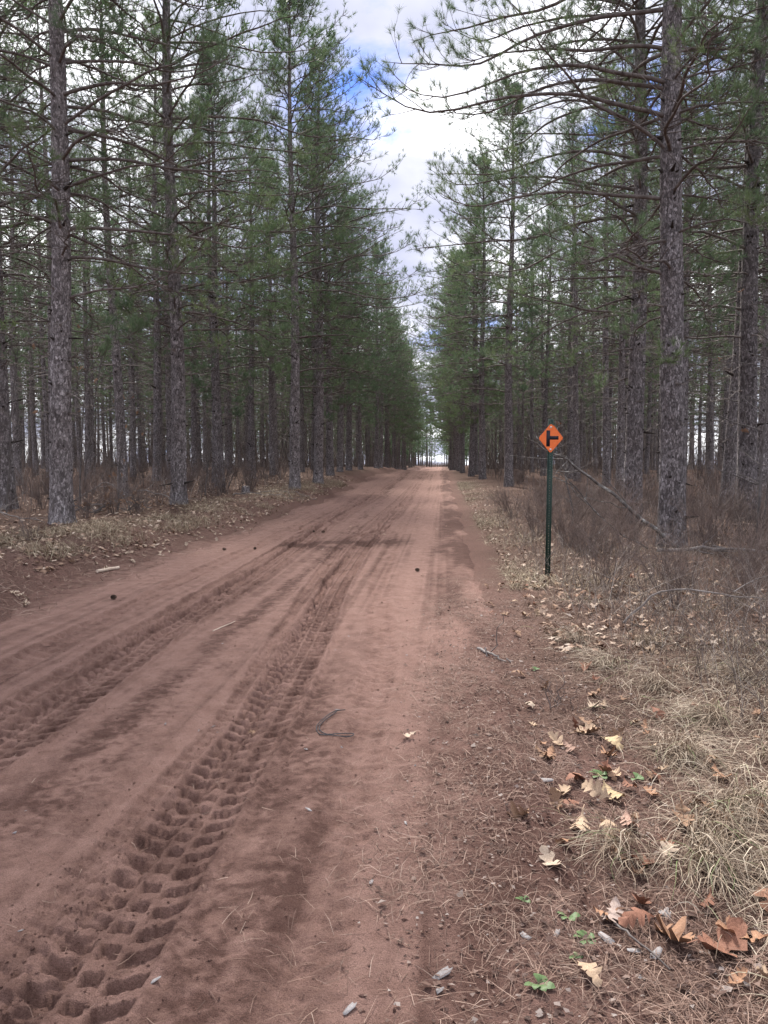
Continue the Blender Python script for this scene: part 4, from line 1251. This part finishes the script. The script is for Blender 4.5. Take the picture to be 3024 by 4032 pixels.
def stick(name, pts, r0, r1, matl, label, cat='stick', twigs=0, seed=0, sides=7, wob=.01, grp=None):
    r = np.random.default_rng(seed + 900)
    P = np.array(pts, float); o0 = P[0].copy()
    n = 14 if len(pts) > 2 else 6
    tq = np.linspace(0, 1, n); ts = np.linspace(0, 1, len(P))
    Q = np.stack([np.interp(tq, ts, P[:, k]) for k in range(3)], -1)
    for _ in range(2): Q[1:-1] = (Q[:-2] + Q[2:] + 2 * Q[1:-1]) / 4
    Q[1:-1] += r.normal(0, wob, (n - 2, 3)); Q -= o0
    g = Geo(); rr = r0 + (r1 - r0) * tq
    V, F = tubes(Q[None], rr[None], sides); g.add(V, F)
    for e, a in ((0, 0), (n - 1, (n - 1) * sides)):
        g.add(np.concatenate([V[a:a + sides], [Q[e]]]), np.array([(i, (i + 1) % sides, sides) for i in range(sides)]))
    if twigs:
        tt = r.uniform(.25, .98, (1, twigs)); p0, tg = rows(Q[None], tt)
        dv = nrm(tg[0] + r.normal(0, .6, (twigs, 3))); s = np.linspace(0, 1, 6); ln = r.uniform(.25, 1.0, twigs)
        TP = p0[0][:, None] + dv[:, None] * (ln[:, None] * s)[..., None] + np.cumsum(r.normal(0, .02, (twigs, 6, 3)), 1)
        g.add(*tubes(TP, np.broadcast_to(r1 * .8 * (1 - s) + .002, TP.shape[:2]), 4))
    ob = obj(name, g.mesh(name, [matl]), None, tuple(o0)); tag(ob, label, cat, grp); return ob
def gp(x, y, dz=0.0): return (x, y, S(x, y) + dz)
stick('fallen_limb', [gp(3.75, 11.9, .03), (3.05, 11.85, .75), (2.35, 11.75, 1.35), (1.75, 11.6, 1.72), (1.3, 11.5, 1.95)], .036, .009, M_LICHEN, 'long lichen spotted dead limb sloping up from pine base behind the sign', 'branch', 9, 1, 8, .015)
stick('fallen_limb', [gp(3.3, 12.1, .03), (2.7, 12.0, .55), (2.2, 11.9, 1.05), (1.85, 11.8, 1.5)], .016, .006, M_LICHEN, 'thinner dead limb beside the lichen spotted one behind the sign', 'branch', 6, 2, 6, .015)
stick('fallen_limb', [gp(3.3, 11.6, .05), gp(4.2, 11.7, .10), gp(5.6, 11.5, .05)], .03, .018, M_DEADB, 'grey dead limb lying on the ground before the thick right pine', 'branch', 5, 3)
stick('peeled_stick', [gp(-4.74, 9.80, .022), gp(-4.66, 10.30, .022)], .024, .021, M_PEELED, 'short pale peeled stick lying on the left road edge', 'stick', 0, 4, 9, .002)
stick('dead_stick', [gp(1.7, 7.0, .02), (2.1, 7.1, S(2.1, 7.1) + .32), (2.7, 7.2, S(2.7, 7.2) + .22), gp(3.1, 7.3, .12)], .011, .005, M_DEADB, 'arching dead stick over the dry grass right of the sign post foot', 'stick', 3, 5)
stick('dead_stick', [gp(.57, 2.46, .015), gp(.62, 2.36, .02), gp(.70, 2.22, .012)], .0045, .003, M_BRANCH, 'thin dark twig across the white bark bits at the bottom right', 'stick', 0, 6, 5, .002)
stick('dead_stick', [gp(-.30, 4.65, .008), gp(.2, 5.4, .01)], .006, .004, M_DEADB, 'thin brown twig lying along the right sand edge', 'stick', 1, 7, 5, .004) if False else None
stick('dead_stick', [gp(.30, 6.05, .02), gp(.42, 5.85, .03), gp(.50, 5.70, .015)], .012, .005, M_DEADB, 'forked broken twig on the sand near the right road edge', 'stick', 3, 8, 6, .006)
stick('dead_stick', [gp(-2.1, 6.6, .01), gp(-2.02, 7.05, .01)], .006, .003, M_PEELED, 'thin straw coloured twig beside the left tyre track', 'stick', 0, 9, 5, .003)
for i, (x, y, dx, dy, h, lab) in enumerate([
        (-8.6, 18.0, 2.0, .6, .55, 'uppermost arched dead branch of the brush pile by second left pine'),
        (-8.9, 17.2, 1.6, .9, .30, 'dead branch lying in front of the brush pile'),
        (-9.8, 18.6, 2.2, -.2, .75, 'long dead branch rising from the brush pile to the left'),
        (-6.9, 24.0, 1.8, .8, .10, 'dead branch on the ground beside the left stump'),
        (-6.6, 26.5, 2.0, .5, .08, 'pale dead branch on the left bank beyond the stump'),
        (-9.9, 14.0, 1.7, .4, .25, 'dead branch lying left of the closest left pine')]):
    stick('dead_branch', [gp(x, y, .04), (x + dx * .5, y + dy * .5, S(x + dx * .5, y + dy * .5) + h), gp(x + dx, y + dy, .06)], .026, .008, M_DEADB, lab, 'branch', 6, 20 + i, 6, .03, 'dead branches on the left')
for i, (x, y) in enumerate([(-8.2, 16.9), (-7.6, 17.4), (-8.7, 17.5)]):
    e = obj('leafy_oak_branch', None, None, (x, y, S(x, y)))
    tag(e, ('leftmost', 'right hand', 'rear')[[0, 1, 2].index(i)] + ' fallen oak branch with withered brown leaves by the second left pine', 'branch', 'withered oak branches')
    r = np.random.default_rng(70 + i)
    s = np.linspace(0, 1, 7); n = 7
    a = r.uniform(-1, 4, n); P = np.stack([np.cos(a)[:, None] * s * .7, np.sin(a)[:, None] * s * .5, .05 + r.uniform(.2, .55, n)[:, None] * s], -1) + np.cumsum(r.normal(0, .02, (n, 7, 3)), 1)
    g = Geo().add(*tubes(P, np.broadcast_to(.009 * (1 - s) + .003, P.shape[:2]), 5)); obj('stems', g.mesh('stems', [M_SAPL]), e)
    for k in range(16):
        b = r.integers(0, n); q = r.integers(3, 7)
        obj('leaf', leaf_meshes[k % 6], e, tuple(P[b, q]), tuple(r.uniform(-1.4, 1.4, 3)), r.uniform(.12, .18)).color = hue('brown')
# stump
z = np.array([-.15, 0, .08, .22, .28]); th = np.arange(14) / 14 * 6.283
rr = np.array([.2, .19, .155, .145, .14]); V = []
r = np.random.default_rng(77)
for zz_, r_ in zip(z, rr):
    for t in th: V.append((math.cos(t) * r_ * (1 + r.normal(0, .05)), math.sin(t) * r_ * (1 + r.normal(0, .05)), zz_ + (r.normal(0, .02) if zz_ > .2 else 0)))
V = np.array(V); i = np.arange(70).reshape(5, 14); a = i[:-1]; b = np.roll(a, -1, 1); c = i[1:]; d = np.roll(c, -1, 1)
st = obj('tree_stump', None, None, (-6.9, 25.6, S(-6.9, 25.6)))
tag(st, 'low weathered tree stump on the left bank among dead branches', 'stump')
obj('bark', make_mesh('bark', V, np.stack([a, b, d, c], -1).reshape(-1, 4), M_BARK), st)
obj('cut_face', make_mesh('cut_face', np.concatenate([V[56:], [[0, 0, .27]]]), np.array([(k, (k + 1) % 14, 14) for k in range(14)]), M_DEADB), st)
# cord
cp = [(-.60, 4.54), (-.67, 4.54), (-.70, 4.44), (-.74, 4.28), (-.73, 4.21), (-.70, 4.14), (-.64, 4.11), (-.57, 4.09), (-.52, 4.12), (-.49, 4.17), (-.53, 4.18), (-.60, 4.14), (-.66, 4.13), (-.71, 4.19), (-.725, 4.27), (-.69, 4.42), (-.655, 4.53)]
Q = np.array([(x, y, S(x, y) + .010 + .006 * math.sin(i)) for i, (x, y) in enumerate(cp)])
tq = np.linspace(0, 1, 60); ts = np.linspace(0, 1, len(Q)); Q = np.stack([np.interp(tq, ts, Q[:, k]) for k in range(3)], -1)
for _ in range(4): Q[1:-1] = (Q[:-2] + Q[2:] + 2 * Q[1:-1]) / 4
c0 = Q[0].copy(); g = Geo().add(*tubes((Q - c0)[None], np.full((1, 60), .0030), 6))
tag(obj('cord', g.mesh('cord', [M_CORD]), None, tuple(c0)), 'dark folded cord curled in a loop on the road sand', 'cord')
# clump of dead stalks
dm = shrub_mesh(640, 12, .22, .16, 2, .8)
tag(obj('stalk_clump', dm, None, gp(.72, 4.72)), 'small clump of dry dead stalks in the leaf trail', 'stalks')
